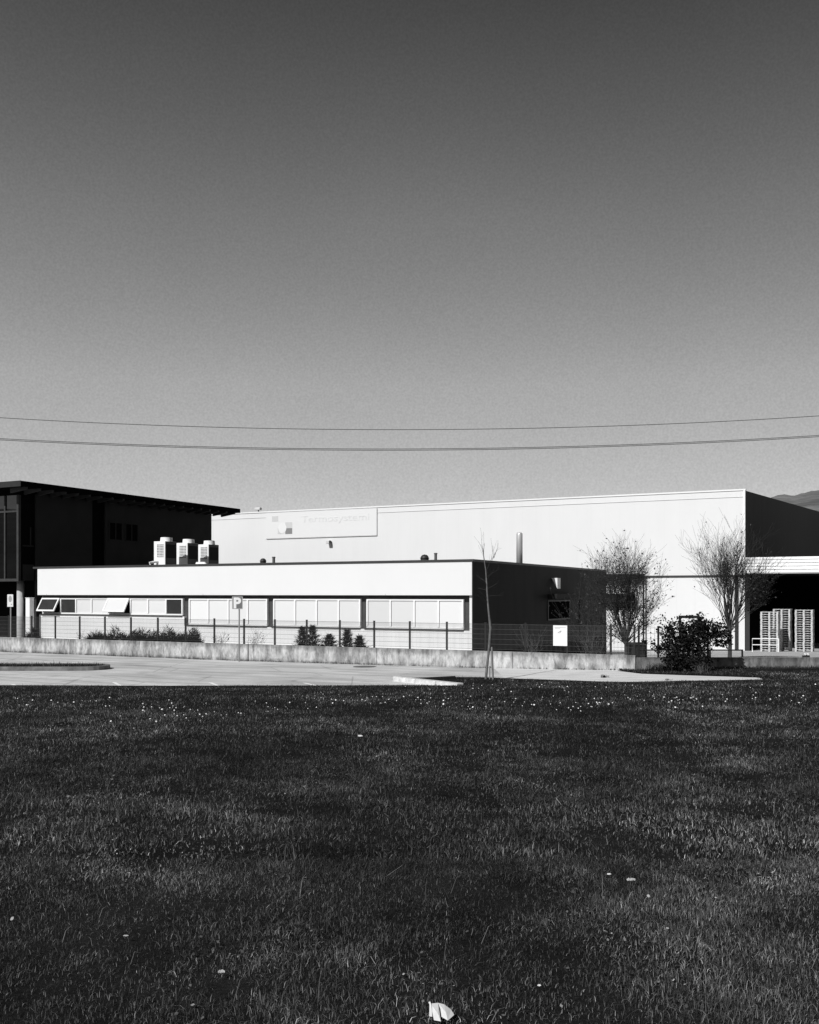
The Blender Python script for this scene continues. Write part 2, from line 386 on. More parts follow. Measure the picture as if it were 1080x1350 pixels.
b = MB(); b.box(L0, -.28, .34, DEP, 3.80, 3.86); b.build('roof', M['coping'], office)
b = MB(); b.box(0, .05, -.13, DEP, -2.5, ZT-.10); b.build('side_wall', M['shade_side'], office)
b = MB(); b.box(.05, .062, -.13, DEP, -2.4, .05); b.build('plinth', M['black'], office)
b = MB(); b.box(L0, so(619), .21, .297, SIL-.05, ZF); b.build('window_band_panel', M['dark_panel'], office)
def window(p0, p1, cuts, z0, z1, kinds, label=None):
    x0, x1 = so(p0), so(p1); yf, yb = .08, .207; fw = .07
    xs = [x0]+[so(c) for c in cuts]+[x1]
    fr = MB(); fr.box(x0, x1, yf, yb, z0, z0+fw); fr.box(x0, x1, yf, yb, z1-fw, z1)
    for i, x in enumerate(xs):
        a = x-.035; c = x+.035
        if i == 0: a, c = x, x+fw
        if i == len(xs)-1: a, c = x-fw, x
        fr.box(a, c, yf-.012, yb-.002, z0+fw, z1-fw)
    w = fr.build('window', M['frame'], office)
    if label: w['label'] = label
    sb = MB(); sb.box(x0-.05, x1+.05, -.06, yf-.014, z0-.055, z0-.003); sb.build('sill', M['coping'], w)
    for i, k in enumerate(kinds):
        a, c = xs[i]+.04, xs[i+1]-.04
        if k in 'wd':
            p = MB(); p.box(a, c, .125, .14, z0+fw, z1-fw)
            po = p.build('pane', M['blind'] if k == 'w' else M['dglass'], w)
        else:                                      # top-hung sash swung out
            hh = z1-z0-.06; an = R(30); hole = MB(); hole.box(a, c, .185, .20, z0+fw, z1-fw); hole.build('opening', M['black'], w)
            s = MB(); s.box(a, c, -.03, .03, -hh, -hh+.075); s.box(a, c, -.03, .03, -.075, 0)
            s.box(a, a+.075, -.029, .029, -hh+.075, -.075); s.box(c-.075, c, -.029, .029, -hh+.075, -.075)
            g = MB(); g.box(a+.075, c-.075, -.012, .012, -hh+.075, -.075)
            for part, nm, mm in ((s, 'sash', M['frame']), (g, 'sash_pane', M['dglass'] if k == 'o' else M['blind'])):
                part.v = [(x, .05+y*math.cos(an)+z*math.sin(an), z1-.02+z*math.cos(an)-y*math.sin(an)) for x, y, z in part.v]
                part.build(nm, mm, w)
    return w
window(54, 239.5, (78.5, 98.5, 119, 140.5, 170.5, 193.5, 217.5), SIL1, 2.34, 'odwwpwwd', 'shorter window strip with two sashes swung open and dark end panes')
window(247.5, 351, (273, 299.5, 325), SIL, 2.33, 'wwww')
window(359, 474, (387.5, 416, 445), SIL, 2.33, 'wwww')
window(482, 610, (513.5, 545, 577), SIL, 2.33, 'wwww')
b = MB(); b.tube([(so(139), -.03, -.5), (so(139), -.03, SIL1-.1)], .035, 8); b.build('downpipe', M['steel'], office)
# shaded side: window, hood, small lit bracket
t0, t1 = t_at(722, .05, OFF), t_at(751, .05, OFF); Yw = OFF.y+(t0+t1)/2*V2.y
b = MB(); z0, z1 = zz(817, Yw), zz(791, Yw)
b.box(.05, .09, t0, t1, z0, z0+.07); b.box(.05, .09, t0, t1, z1-.07, z1); b.box(.05, .088, t0, t0+.08, z0+.07, z1-.07); b.box(.05, .088, t1-.08, t1, z0+.07, z1-.07)
w = b.build('window', M['coping'], office); w['label'] = 'small dark window in the shaded side wall'
b = MB(); b.box(.052, .062, t0+.08, t1-.08, z0+.07, z1-.07); b.build('pane', M['black'], w)
ta, tb = t_at(731, .4, OFF), t_at(763, .4, OFF); Yw = OFF.y+(ta+tb)/2*V2.y
b = MB(); b.box(.05, .55, ta, tb, zz(789.5, Yw), zz(783, Yw)); b.build('door_hood', M['shade_side'], office, bevel=.02)
ta = t_at(738.5, .5, OFF); Yw = OFF.y+ta*V2.y
b = MB(); za, zb = zz(776, Yw), zz(762, Yw)
b.add([(.052,ta,zb),(.36,ta,zb),(.36,ta,za),(.052,ta+.5,zb),(.36,ta+.5,zb),(.36,ta+.5,za)], [(0,2,1),(3,4,5),(0,1,4,3),(1,2,5,4),(2,0,3,5)])
b.build('bracket', M['trim'], office)
td0, td1 = t_at(764, .05, OFF), t_at(781, .05, OFF)
b = MB(); b.box(.05, .08, td0, td1, -.2, 2.2); d = b.build('door', M['shade_side'], office)
b = MB(); b.box(.08, .13, td0+.12, td0+.18, .9, 1.05); b.build('handle', M['steel'], d)

# things standing on the office roof
def roof_pt(px, Y): return Vector((kk(px)*Y, Y, 3.86))
acp = roof_pt(203, 52); AW, AD, AH = .78, .92, 1.52
def make_ac():
    r = empty('air_conditioner', acp, ROT, 'nearest of the three white rooftop air conditioners, grille fully in sun', 'air conditioner', 'air conditioners in a row on the office roof')
    b = MB(); b.box(0, AW, 0, AD, .08, AH); b.box(.03, .13, .02, AD-.02, 0, .08); b.box(AW-.13, AW-.03, .02, AD-.02, 0, .08)
    b.build('casing', M['ac'], r, bevel=.015)
    b = MB(); b.box(AW, AW+.012, .012, AD-.012, .09, AH-.012); b.build('shaded_side_panel', M['ac_side'], r)  # grey sheet over the white casing, shade put into its colour
    b = MB(); b.box(AW+.012, AW+.02, .08, AD-.08, .62, AH-.16); b.build('coil', M['coil'], r)
    b = MB(); b.box(.21, .69, -.008, .0, .66, 1.38); b.build('grille', M['hole'], r)
    b = MB()
    for i in range(6): x = .21+i*.092; b.box(x, x+.026, -.016, -.0085, .66, 1.38)
    for j in range(9): z = .66+j*.086; b.box(.21, .696, -.0155, -.009, z, z+.03)
    b.build('guard', M['ac'], r)
    b = MB(); cx, cy = AW/2+.08, AD/2
    b.cyl(cx, cy, AH, AH+.22, .33, 28, 0, .31); b.cyl(cx, cy, AH+.222, AH+.235, .27, 28, 1); b.build('fan_cowl', [M['ac'], M['hole']], r)
    return r
ac = make_ac()
for i, lab in ((1, 'middle of the three white rooftop air conditioners'), (2, 'farthest and rightmost of the three rooftop air conditioners, against the pale hall')):
    c = copy_tree(ac); c['label'] = lab; p = Vector((acp.x, acp.y))+V2*1.82*i; c.location = (p.x, p.y, acp.z)
b = MB(); p = roof_pt(198, 51.6); b.tube([(0,0,0),(0,0,.36),(.25,.2,.42),(.5,.45,.42)], .07, 10)
tag(b.build('insulated_pipe', M['ac'], None, loc=p, smooth=True), 'short white lagged pipe left of the nearest air conditioner', 'pipe')
b = MB(); p = roof_pt(256.5, 53.5); b.tube([(0,0,0),(0,0,.30),(.15,-.05,.36),(.6,-.25,.36),(.68,-.3,.3),(.68,-.3,0)], .11, 10)
tag(b.build('insulated_pipe', M['ac'], None, loc=p, smooth=True), 'white lagged pipe bend in front of the farthest air conditioner', 'pipe')
p = roof_pt(685, 47.5); Yq = 47.5; rr_ = 8.2/2*Yq/F; zt = zz(702, Yq)-3.86
b = MB(); b.tube([(0,0,-.02),(0,0,zt-.1),(0,0,zt-.03),(0,0,zt)], [rr_,rr_,rr_*.9,rr_*.55], 28); fl = b.build('flue_pipe', M['flue'], None, loc=p, smooth=False)
for pl in fl.data.polygons: pl.use_smooth = len(pl.vertices) == 4
tag(fl, 'tall stainless steel flue rising from the office roof', 'flue')
for px, lab in ((347, 'small black dome vent near the middle of the office roof'), (560, 'larger black dome vent near the right end of the office roof')):
    Yq = 47 if px == 347 else 43.5; r_ = (4 if px == 347 else 5.5)*Yq/F; p = roof_pt(px, Yq)
    top = zz(736 if px == 347 else 731, Yq)-3.86
    b = MB(); b.tube([(0,0,0),(0,0,top-r_*.8),(0,0,top-r_*.45),(0,0,top-r_*.15),(0,0,top)], [r_,r_,r_*.88,r_*.6,r_*.12], 20)
    b.tube([(0,0,top-r_*.8-.03),(0,0,top-r_*.8)], r_*1.12, 20)
    tag(b.build('roof_vent', M['dk'], None, loc=p, smooth=True), lab, 'vent')
for px, lab in ((361, 'small grey pipe stub beside the small black dome vent'), (574.5, 'small grey pipe stub beside the larger black dome vent')):
    Yq = 47 if px < 400 else 43.5; p = roof_pt(px, Yq); top = zz(734 if px < 400 else 729, Yq)-3.86; r_ = 1.9*Yq/F
    b = MB(); b.cyl(0, 0, 0, top-.05, r_, 14); b.cyl(0, 0, top-.05, top, r_*1.25, 14)
    tag(b.build('roof_pipe', M['ac_side'], None, loc=p), lab, 'pipe')

# ------------------------------------------------------------------ hall
HT = zz(646.5, HALL.y); SLOPE = .055; HD = 80
hall = empty('factory_hall', (HALL.x, HALL.y, 0), ROT, 'large pale windowless factory hall with a right-hand side wall toned dark for shade', 'building')
HL = -50.0; ZL = zz(759.5, HALL.y+1)
b = MB(); b.box(HL, 0, 0, .3, ZL+.06, HT); b.build('upper_cladding', M['hall'], hall)
b = MB(); b.box(HL, 0, .03, .3, -2.2, ZL-.06); b.build('lower_cladding', M['hall_low'], hall)
b = MB(); b.box(HL, 0, -.03, .3, ZL-.06, ZL+.06); b.build('drip_ledge', M['coping'], hall)
def zr(t): return HT+SLOPE*t
b = MB(); b.add([(HL,.3,-2.2),(-.01,.3,-2.2),(-.01,HD,-2.2),(HL,HD,-2.2),(HL,.3,HT-.01),(-.01,.3,HT-.01),(-.01,HD,zr(HD)-.01),(HL,HD,zr(HD)-.01)], [(0,3,2,1),(4,5,6,7),(0,1,5,4),(1,2,6,5),(2,3,7,6),(3,0,4,7)])
b.build('roof', M['coping'], hall)
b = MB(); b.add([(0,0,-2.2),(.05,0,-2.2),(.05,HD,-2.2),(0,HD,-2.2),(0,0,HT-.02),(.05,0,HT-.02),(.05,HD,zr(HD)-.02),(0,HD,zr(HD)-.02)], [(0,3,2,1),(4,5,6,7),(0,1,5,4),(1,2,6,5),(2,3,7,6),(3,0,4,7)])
b.build('side_wall', M['hall_shade_side'], hall)
b = MB(); b.box(HL, .06, -.05, .25, HT, HT+.10); b.build('roof_edge', M['trim'], hall)
b = MB(); b.box(HL, .03, -.03, -.002, HT-.42, HT-.405); b.build('panel_joint', M['board_edge'], hall)
b = MB(); b.box(-.10, .035, -.045, 0, ZL+.06, HT); b.build('corner_trim', M['trim'], hall)
sx = s_at(971, HQ-.1, OFF)-HS
b = MB(); b.tube([(sx,-.12,-2),(sx,-.12,ZL-.08)], .10, 10); b.build('downpipe', M['dk'], hall)
# company sign board
def sh(px): return s_at(px, HQ-.05, OFF)-HS
def zh(px, py): return zz(py, HALL.y+sh(px)*U2.y)
board = empty('company_sign', (HALL.x, HALL.y, 0), ROT, 'wide white company sign board with a square logo and faded lettering high on the hall', 'sign')
x0, x1 = sh(351), sh(497); z0, z1 = zh(424, 707.8), zh(424, 673.2)
b = MB(); b.box(x0, x1, -.065, -.004, z0, z1); b.build('panel', M['board'], board)
b = MB(); b.box(x0, x1, -.071, -.066, z0-.05, z0+.012); b.box(x1-.03, x1+.02, -.071, -.066, z0+.012, z1); b.build('border', M['board_edge'], board)
sq = lambda pa, pb, ya, yb: (sh(pa), sh(pb), zh((pa+pb)/2, yb), zh((pa+pb)/2, ya))
for q in ((359,367,680.5,687.5), (376.5,385.5,688.5,696.3), (366.5,371.5,696.6,704)):
    a_, c_, lo, hi = sq(*q); b = MB(); b.box(a_, c_, -.076, -.0655, lo, hi); b.build('pale_square', M['logo_pale'], board)
b = MB(); a_, c_, lo, hi = sq(376.5,385.5,696.5,704); b.box(a_, c_, -.076, -.0655, lo, hi); b.build('grey_square', M['logo_mid'], board)
b = MB(); cx, cz, r_ = sh(372.6), zh(373, 696.3), .39
n = 36; b.add([(cx+r_*math.cos(2*PI*i/n), y, cz+r_*1.1*math.sin(2*PI*i/n)) for y in (-.082,-.077) for i in range(n)], [tuple(range(n))]+[(i,(i+1)%n,n+(i+1)%n,n+i) for i in range(n)])
b.build('white_disc', M['sign_white'], board)
me = upright(text_mesh('Termosystemi', 1, .004), sh(397.5), sh(487), zh(440,690), zh(440,678.5), -.072); link_mesh('lettering', me, M['letter'], board)
# wall lamp and roof lamp on the hall
p = W(OFF, s_at(435, HQ-.1, OFF), HQ-.05, zh(435, 717)); e = empty('wall_lamp', p, ROT, 'small pale wall lamp below the company sign', 'lamp')
b = MB(); b.box(-.18, .12, -.38, -.02, 0, .26); b.build('housing', M['lamp'], e, bevel=.04)
b = MB(); b.box(.12, .135, -.36, -.05, .02, .24); b.box(-.1, .1, -.02, .05, .05, .2); b.build('backplate_and_shaded_side', M['dk'], e)  # backplate, plus a dark plate standing in for shade on the right side
p = W(OFF, s_at(341, HQ+.2, OFF), HQ+.2, HT+.10); e = empty('roof_lamp', p, ROT, 'small floodlight standing on the roof edge of the hall', 'lamp')
b = MB(); b.tube([(0,0,0),(0,0,.2)], .05, 8); b.build('stem', M['dk'], e)
b = MB(); b.box(-.28, .28, -.22, .1, .14, .36); b.build('housing', M['lamp'], e, bevel=.05)
# loading canopy to the right of the hall
can = empty('loading_canopy', (HALL.x, HALL.y, 0), ROT, 'white ribbed loading canopy over a dark open bay', 'canopy')
zc1, zc0 = zz(735.0, HALL.y-.2), zz(756.5, HALL.y-.2); CW, CD = 26, 14
b = MB(); nr = 5; hh = (zc1-zc0)/nr
for i in range(nr):
    z = zc0+i*hh
    b.box(.06, CW, -.32, -.05, z+.06, z+hh-.03); b.box(.06, CW, -.26, -.05, z+hh-.03, z+hh+(.06 if i < nr-1 else 0))
b.box(.06, CW, -.26, -.05, zc0, zc0+.06); b.build('fascia', M['canopy'], can)
b = MB(); b.box(.06, CW, -.05, CD, zc1-.1, zc1-.02); b.box(.06, CW, -.05, CD, zc0+.02, zc0+.1); b.build('roof', M['panel'], can)
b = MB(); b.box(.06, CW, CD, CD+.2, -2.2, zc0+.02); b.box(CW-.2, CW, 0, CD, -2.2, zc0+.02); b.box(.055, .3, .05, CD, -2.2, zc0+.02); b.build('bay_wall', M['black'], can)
for x in (.16, 13, 25):
    b = MB(); b.box(x-.10, x+.14, -.02, .28, -2.2, zc0); b.build('column', M['dk'], can)
# steel link frame between office and hall
fr = empty('link_frame', (OFF.x, OFF.y, 0), ROT, 'dark steel frame against the pale hall beside the office end', 'frame')
tq = HQ-.45; xa, xb = s_at(799, tq, OFF), s_at(849, tq, OFF); Yq = OFF.y+tq*V2.y+xa*U2.y
b = MB(); b.box(s_at(792, tq, OFF), xb, tq, tq+.2, zz(763.5,Yq), zz(757,Yq)); b.build('upper_beam', M['post'], fr)
b = MB(); b.box(s_at(792, tq, OFF), s_at(836, tq, OFF), tq-.3, tq+.198, zz(791.5,Yq), zz(783,Yq)); b.build('lower_beam', M['post'], fr)
b = MB(); b.box(xb-.09, xb, tq+.03, tq+.14, -2, zz(763.5,Yq)); b.build('leg', M['post'], fr)

# ------------------------------------------------------------------ dark building on the left
dk = empty('dark_building', (DRK.x, DRK.y, 0), ROT, 'dark two-storey building with an oversailing flat roof and a glazed front', 'building')
b = MB(); b.box(-16, 0, 0, 19.4, 8.37, 8.66); b.build('roof', M['roof_black'], dk)
b = MB(); b.box(-16, -.005, -.03, 0, 8.36, 8.67); b.build('front_fascia', M['fascia'], dk)
b = MB()
for i in range(21):
    t = .35+i*.92; b.add([(-1.25,t,8.08),(-.05,t,8.25),(-.05,t+.14,8.25),(-1.25,t+.14,8.08),(-1.25,t,8.37),(-.05,t,8.37),(-.05,t+.14,8.37),(-1.25,t+.14,8.37)], [(0,3,2,1),(4,5,6,7),(0,1,5,4),(1,2,6,5),(2,3,7,6),(3,0,4,7)])
b.build('rafters', M['rafter'], dk)['label'] = 'row of grey soffit rafters under the roof edge'
b = MB(); b.box(-16, -1.32, 1.1, 17.65, 3.3, 8.37); b.box(-16, -1.6, 3.8, 17.65, -2.5, 3.3); b.build('wall', M['black'], dk)
b = MB(); b.box(-1.32, -1.2, 2.1, 6.35, -2.5, 8.2); b.box(-1.32, -1.2, 7.41, 17.65, -2.5, 8.2); b.build('cladding_panel', M['panel'], dk)
b = MB(); b.box(-16, -1.45, 1.06, 1.1, 3.4, 8.05); b.build('curtain_wall', M['facade_glass'], dk)
b = MB(); b.box(-1.45, -1.30, .95, 1.12, 3.25, 8.05); b.box(-16, -1.45, .95, 1.06, 3.25, 3.40)
for x in (-2.45, -4.4, -6.4): b.box(x-.05, x+.05, 1.0, 1.06, 3.4, 8.05)
b.box(-16, -1.45, 1.003, 1.06, 7.1, 7.2); b.build('glazing_frame', M['rafter'], dk)
for a_, c_ in ((7.7,8.85),(9.1,10.25)):
    b = MB(); b.box(-1.2, -1.16, a_, c_, 5.85, 5.93); b.box(-1.2, -1.16, a_, c_, 6.95, 7.03); b.box(-1.2, -1.162, a_, a_+.07, 5.93, 6.95); b.box(-1.2, -1.162, c_-.07, c_, 5.93, 6.95); b.box(-1.2, -1.164, (a_+c_)/2-.04, (a_+c_)/2+.04, 5.93, 6.95)
    w = b.build('window', M['panel'], dk); b = MB(); b.box(-1.2, -1.19, a_+.07, c_-.07, 5.93, 6.95); b.build('pane', M['black'], w)
b = MB(); b.box(-1.32, -1.27, 1.25, 2.0, 5.2, 5.28); b.box(-1.32, -1.27, 1.75, 1.82, 5.28, 6.3); b.build('balcony_rail', M['panel'], dk); b = MB(); b.box(-1.32, -1.26, 1.25, 2.0, 3.3, 4.2); b.build('parapet', M['panel'], dk)
b = MB(); b.cyl(-2.05, 1.75, -2, 3.3, .20, 28); c = b.build('column', M['pillar'], dk, smooth=True)
p = Vector((kk(39.5)*51.0, 51.0, 0)); b = MB(); b.box(-.15, .15, -.15, .15, -1.2, zz(788.5,51)); b.box(-.17, .17, -.17, .17, zz(788.5,51), zz(787.8,51))
tag(b.build('white_pillar', M['trim'], None, loc=p, rotz=ROT, bevel=.01), 'slim white pillar standing left of the office end', 'pillar')

# ------------------------------------------------------------------ concrete wall and fence
ZW = .574
wl = empty('concrete_wall', (WAL.x, WAL.y, 0), ROT, 'long low stained concrete wall along the car park in front of the office', 'wall')
b = MB(); js = [-48,-42.5,-37,-31.5,-26,-20.5,-15,-9.5,-4.2,0]
for a_, c_ in zip(js[:-1], js[1:]): b.box(a_+.006, c_-.006, -.02, .18, -.6, ZW)
b.build('wall_panels', M['wall'], wl, bevel=.012)
b = MB(); b.box(-48, 0, .02, .16, -.6, ZW-.03); b.build('joint_filler', M['iron'], wl)
w2 = empty('concrete_wall', (WAL.x, WAL.y, 0), 0, 'darker shade-toned weathered concrete wall running behind the verge on the right', 'wall')
b = MB()
for a_ in np.arange(.03, 22, 4.4): b.box(a_, a_+4.388, .0, .18, -.6, .505)
b.build('wall_panels', M['wall2'], w2, bevel=.012)  # stained like the long wall, colour lowered for its turn from the sun
def fence(name, O, rz, posts, label, zb, hf, spacing=.045, ww=.0032):
    e = empty(name, (O.x, O.y, 0), rz, label, 'fence')
    for x in posts:
        b = MB(); b.box(x-.028, x+.028, .05, .105, zb-.02, zb+hf); b.box(x-.032, x+.032, .046, .109, zb+hf, zb+hf+.012); b.build('post', M['post'], e)
    for a_, c_ in zip(posts[:-1], posts[1:]):
        b = MB(); n = max(2, int(round((c_-a_)/spacing)))
        for i in range(1, n):
            x = a_+(c_-a_)*i/n; b.box(x-ww, x+ww, .04, .045, zb+.05, zb+hf-.03)
        for j in range(6):
            z = zb+.07+(hf-.12)*j/5; b.box(a_+.028, c_-.028, .045, .051, z-.004, z+.004)
        b.build('mesh_panel', M['wire'], e)
    return e
fp = sorted([-6.71-1.47*i for i in range(-5, 28)])
fp = [x for x in fp if x < -.1]+[-.06]
fence('mesh_fence', WAL, ROT, fp, 'long wire mesh fence on dark posts along the stained concrete wall', ZW, .98)
fence('mesh_fence', WAL, 0, [.12, .75, 1.55, 2.35], 'short end stretch of mesh fence partly hidden behind the leafy bush', .505, 1.0, .12)
b = MB(); b.box(.2, 3.6, .10, .14, .70, .74); b.box(2.5, 2.55, .1, .14, .3, .74); b.box(3.55, 3.6, .1, .14, .3, .70)
tag(b.build('low_rail', M['post'], None, loc=(WAL.x, WAL.y+.3, 0)), 'thin dark horizontal rail just above the right-hand wall', 'rail')
# notice board on the fence
Yn = WAL.y-0; s0, s1 = s_at(729, -.03, WAL), s_at(747.5, -.03, WAL); Yn = WAL.y+(s0+s1)/2*U2.y
e = empty('notice_board', (WAL.x, WAL.y, 0), ROT, 'white rectangular notice board fixed to the mesh fence', 'sign')
zb_, zt_ = zz(851.5, Yn), zz(824.5, Yn)
b = MB(); b.box(s0, s1, -.0, .03, zb_, zt_); b.build('panel', M['sign_white'], e)
ws = s1-s0
b = MB(); b.box(s0+.12*ws, s1-.1*ws, -.004, -.001, zt_-.115*(zt_-zb_), zt_-.10*(zt_-zb_)); b.box(s0+.12*ws, s0+.5*ws, -.004, -.001, zt_-.15*(zt_-zb_), zt_-.14*(zt_-zb_)); b.build('heading_line', M['sign_mark'], e)
b = MB(); cz = zb_+.63*(zt_-zb_)
for dx, ln in ((.33,.22), (.47,.12)):
    x = s0+dx*ws; b.add([(x,-.004,cz-.02),(x+ln*ws,-.004,cz+.06),(x+ln*ws,-.004,cz+.085),(x,-.004,cz+.01)], [(0,1,2,3)])
b.build('emblem', M['sign_mark'], e)

# ------------------------------------------------------------------ road signs
def sign_post(px, pyb, pyt, label, name):
    p = on_road(px, pyb); e = empty(name, p, 0, label, 'sign'); return p, e
pg = on_road(313.5, 872.5); Yq = pg.y; zt = zz(786.5, Yq)-pg.z; zb = zz(803, Yq)-pg.z; hw = 7*Yq/F
e = empty('parking_sign', pg, 0, 'square parking sign with a white P on a grey post', 'sign')
b = MB(); b.cyl(.06, 0, -.1, zt-.05, .03, 12); b.build('post', M['steel'], e, smooth=False)
b = MB(); b.box(-hw, hw, -.055, -.035, zb, zt); b.build('plate', M['sign_grey'], e, bevel=.01)
b = MB()
for q in ((-hw,hw,zb,zb+.02),(-hw,hw,zt-.02,zt),(-hw,-hw+.02,zb+.02,zt-.02),(hw-.02,hw,zb+.02,zt-.02)): b.box(q[0],q[1],-.06,-.0555,q[2],q[3])
b.build('border', M['pale_line'], e)
me = upright(text_mesh('P', 1, .045), -hw*.72, hw*.70, zb+.03, zt-.035, -.059); link_mesh('letter', me, M['sign_white'], e)
pg = on_road(14.2, 859.5); Yq = pg.y; zt = zz(783.7, Yq)-pg.z; zb = zz(800, Yq)-pg.z; hw = 3.9*Yq/F
e = empty('road_sign', pg, 0, 'small white road sign with a grey symbol on a thin post at the left edge', 'sign')
b = MB(); b.cyl(0, 0, -.1, zt-.05, .028, 12); b.build('post', M['steel'], e)
b = MB(); b.box(-hw, hw, -.055, -.03, zb, zt); b.build('plate', M['sign_white'], e, bevel=.01)
b = MB(); n = 24; cz = zb+.64*(zt-zb); cy = -.058
b.add([(hw*.55*math.cos(2*PI*i/n)+.0, cy, cz+.15*math.sin(2*PI*i/n)) for i in range(n)], [tuple(range(n))]); b.box(hw*.2, hw*.6, -.058, -.056, zb+.09, zb+.14)
b.build('symbol', M['sign_mark'], e)

# ------------------------------------------------------------------ kerbs, markings, road furniture
b = MB(); d = (B_k-A_k); d.z = 0; L = d.length; d.normalize(); nrm = Vector((-d.y, d.x, 0))
za, zb2 = z_road(A_k.x), z_road(B_k.x)
pieces = 3
for i in range(pieces):
    f0, f1 = i/pieces+.004, (i+1)/pieces-.004
    q0, q1 = A_k+(B_k-A_k)*f0, A_k+(B_k-A_k)*f1
    vs = []
    for q in (q0, q1):
        zt_ = q.z+.13
        vs += [(q-nrm*.13).to_tuple()[:2]+(q.z-.1,), (q+nrm*.13).to_tuple()[:2]+(q.z-.1,), (q+nrm*.13).to_tuple()[:2]+(zt_,), (q-nrm*.10).to_tuple()[:2]+(zt_,)]
    b.add(vs, [(0,1,2,3),(7,6,5,4),(0,4,5,1),(1,5,6,2),(2,6,7,3),(3,7,4,0)])
b.tube([(A_k.x,A_k.y,za-.1),(A_k.x,A_k.y,za+.13),(A_k.x,A_k.y,za+.15)], [.16,.16,.10], 14)
tag(b.build('kerb', M['kerb'], None, bevel=.015), 'pale pointed kerb where the lawn juts into the car park', 'kerb')
isl = on_road(136, 884); i0 = on_road(-150, 887)
e = empty('traffic_island', (0,0,0), 0, 'low grass-topped traffic island with a dark kerb at the left edge', 'island')
cx0, cx1, cyc = -26.0, isl.x-.9, on_road(60, 882).y; hwid = .85
def isl_outline(off, n=14):
    pts = [(cx0, cyc-hwid+off), (cx1-3, cyc-hwid+off)]
    for i in range(n+1):
        a = -PI/2+PI*i/n; pts.append((cx1+(.9-off)*math.cos(a), cyc+(hwid-off)*math.sin(a)))
    pts += [(cx1-3, cyc+hwid-off), (cx0, cyc+hwid-off)]; return pts
oo, ii = isl_outline(0), isl_outline(.16); n = len(oo); zk = z_road(-12)
b = MB(); b.add([(x,y,zk-.1) for x,y in oo]+[(x,y,zk+.14) for x,y in oo]+[(x,y,zk+.14) for x,y in ii]+[(x,y,zk-.1) for x,y in ii],
    [(i,i+1,n+i+1,n+i) for i in range(n-1)]+[(n+i,n+i+1,2*n+i+1,2*n+i) for i in range(n-1)]+[(2*n+i,2*n+i+1,3*n+i+1,3*n+i) for i in range(n-1)])
b.build('kerbstone', M['kerb_dark'], e)  # darker, blotchier stone than the pale kerb
b = MB(); b.add([(x,y,zk+.12) for x,y in ii], [tuple(range(n))]); b.build('soil', M['verge'], e)
pts = []
while len(pts) < 5200:
    x, y = random.uniform(-24, cx1+.7), random.uniform(cyc-hwid+.12, cyc+hwid-.12)
    if x > cx1 and ((x-cx1)/.75)**2+((y-cyc)/.7)**2 > 1: continue
    pts.append((x, y, zk+.11))
gb = blades_object('grass', pts, rng.uniform(.04,.13,len(pts))*(1+.7*(rng.random(len(pts))>.97)), rng.uniform(.008,.016,len(pts)), M['weed'], parent=e); gb['kind'] = 'stuff'
labs = ['worn white bay line at the far left of the lawn edge', 'second worn white bay line from the left', 'third worn white bay line from the left', 'rightmost worn white bay line, left of the pale kerb']
for (pa, pb), lab in zip((((16,902),(27,907)), ((150,899.5),(164,907)), ((277,900),(297,908)), ((401,900.5),(432,907.5))), labs):
    q0, q1 = on_road(*pa), on_road(*pb); d = (q1-q0).normalized(); nn = Vector((-d.y,d.x,0))*.055
    b = MB(); b.add([q0-nn+Vector((0,0,.006)), q1-nn+Vector((0,0,.006)), q1+nn+Vector((0,0,.006)), q0+nn+Vector((0,0,.006))], [(0,1,2,3)])
    struct(b.build('bay_line', M['paint']))
p = on_road(481, 879); b = MB(); b.cyl(0,0,0,.008,.42,28); b.cyl(0,0,.008,.012,.36,28)
tag(b.build('manhole_cover', M['iron'], None, loc=p), 'round dark manhole cover flush with the car park', 'manhole cover')

# ------------------------------------------------------------------ yard things
def stack(px0, px1, py_top, Yq, n, label):
    x0, x1 = kk(px0)*Yq, kk(px1)*Yq
    zb = z_yard(x0, Yq)+.002
    e = empty('pallet_stack', (x0, Yq, zb), ROT, label, 'pallets', 'stacks of pallets under the canopy')
    w_, d_ = .97, 1.2; ph = (zz(py_top, Yq)-zb)/n
    for k in range(n):
        z = k*ph; b = MB(); jx, jy = random.uniform(-.012,.012), random.uniform(-.03,.02)
        for i in range(3): x = jx+i*(w_-.1)/2; b.box(x, x+.1, jy, jy+d_, z, z+.022*ph/.144)
        for i in range(3):
            for j in range(3):
                x = jx+i*(w_-.1)/2; y = jy+j*(d_-.14)/2; b.box(x+.002, x+.098, y+.002, y+.138, z+.022*ph/.144, z+ph*.70)
        for j in range(3): y = jy+j*(d_-.14)/2; b.box(jx, jx+w_, y, y+.14, z+ph*.70, z+ph*.845)
        for i in range(5): x = jx+i*(w_-.125)/4; b.box(x, x+.125, jy-.003, jy+d_+.003, z+ph*.848, z+ph*.985)
        o = b.build('pallet', M['wood'], e)
    return e
stack(1002.5, 1025, 806.5, 56.0, 17, 'left stack of wooden pallets beside the handrail, in front of the others')
stack(1019, 1041, 803, 58.0, 18, 'middle stack of wooden pallets, half shadowed by the left stack')
stack(1048, 1071, 804, 56.6, 18, 'right-hand stack of wooden pallets standing clear of the other two')
Yq = 54; x0, x1 = kk(992)*Yq, kk(1024)*Yq; zb = z_yard(x0, Yq)
b = MB(); zt = zz(842, Yq); zm = zz(850, Yq)
b.tube([(x0,Yq,zb),(x0,Yq,zt),(x1,Yq-.3,zt)], .028, 8); b.tube([(x0,Yq,zm),(x1,Yq-.3,zm)], .024, 8); b.tube([(x1,Yq-.3,zb),(x1,Yq-.3,zt)], .028, 8)
tag(b.build('handrail', M['ac'], None), 'white tubular handrail in front of the left pallet stack', 'handrail')
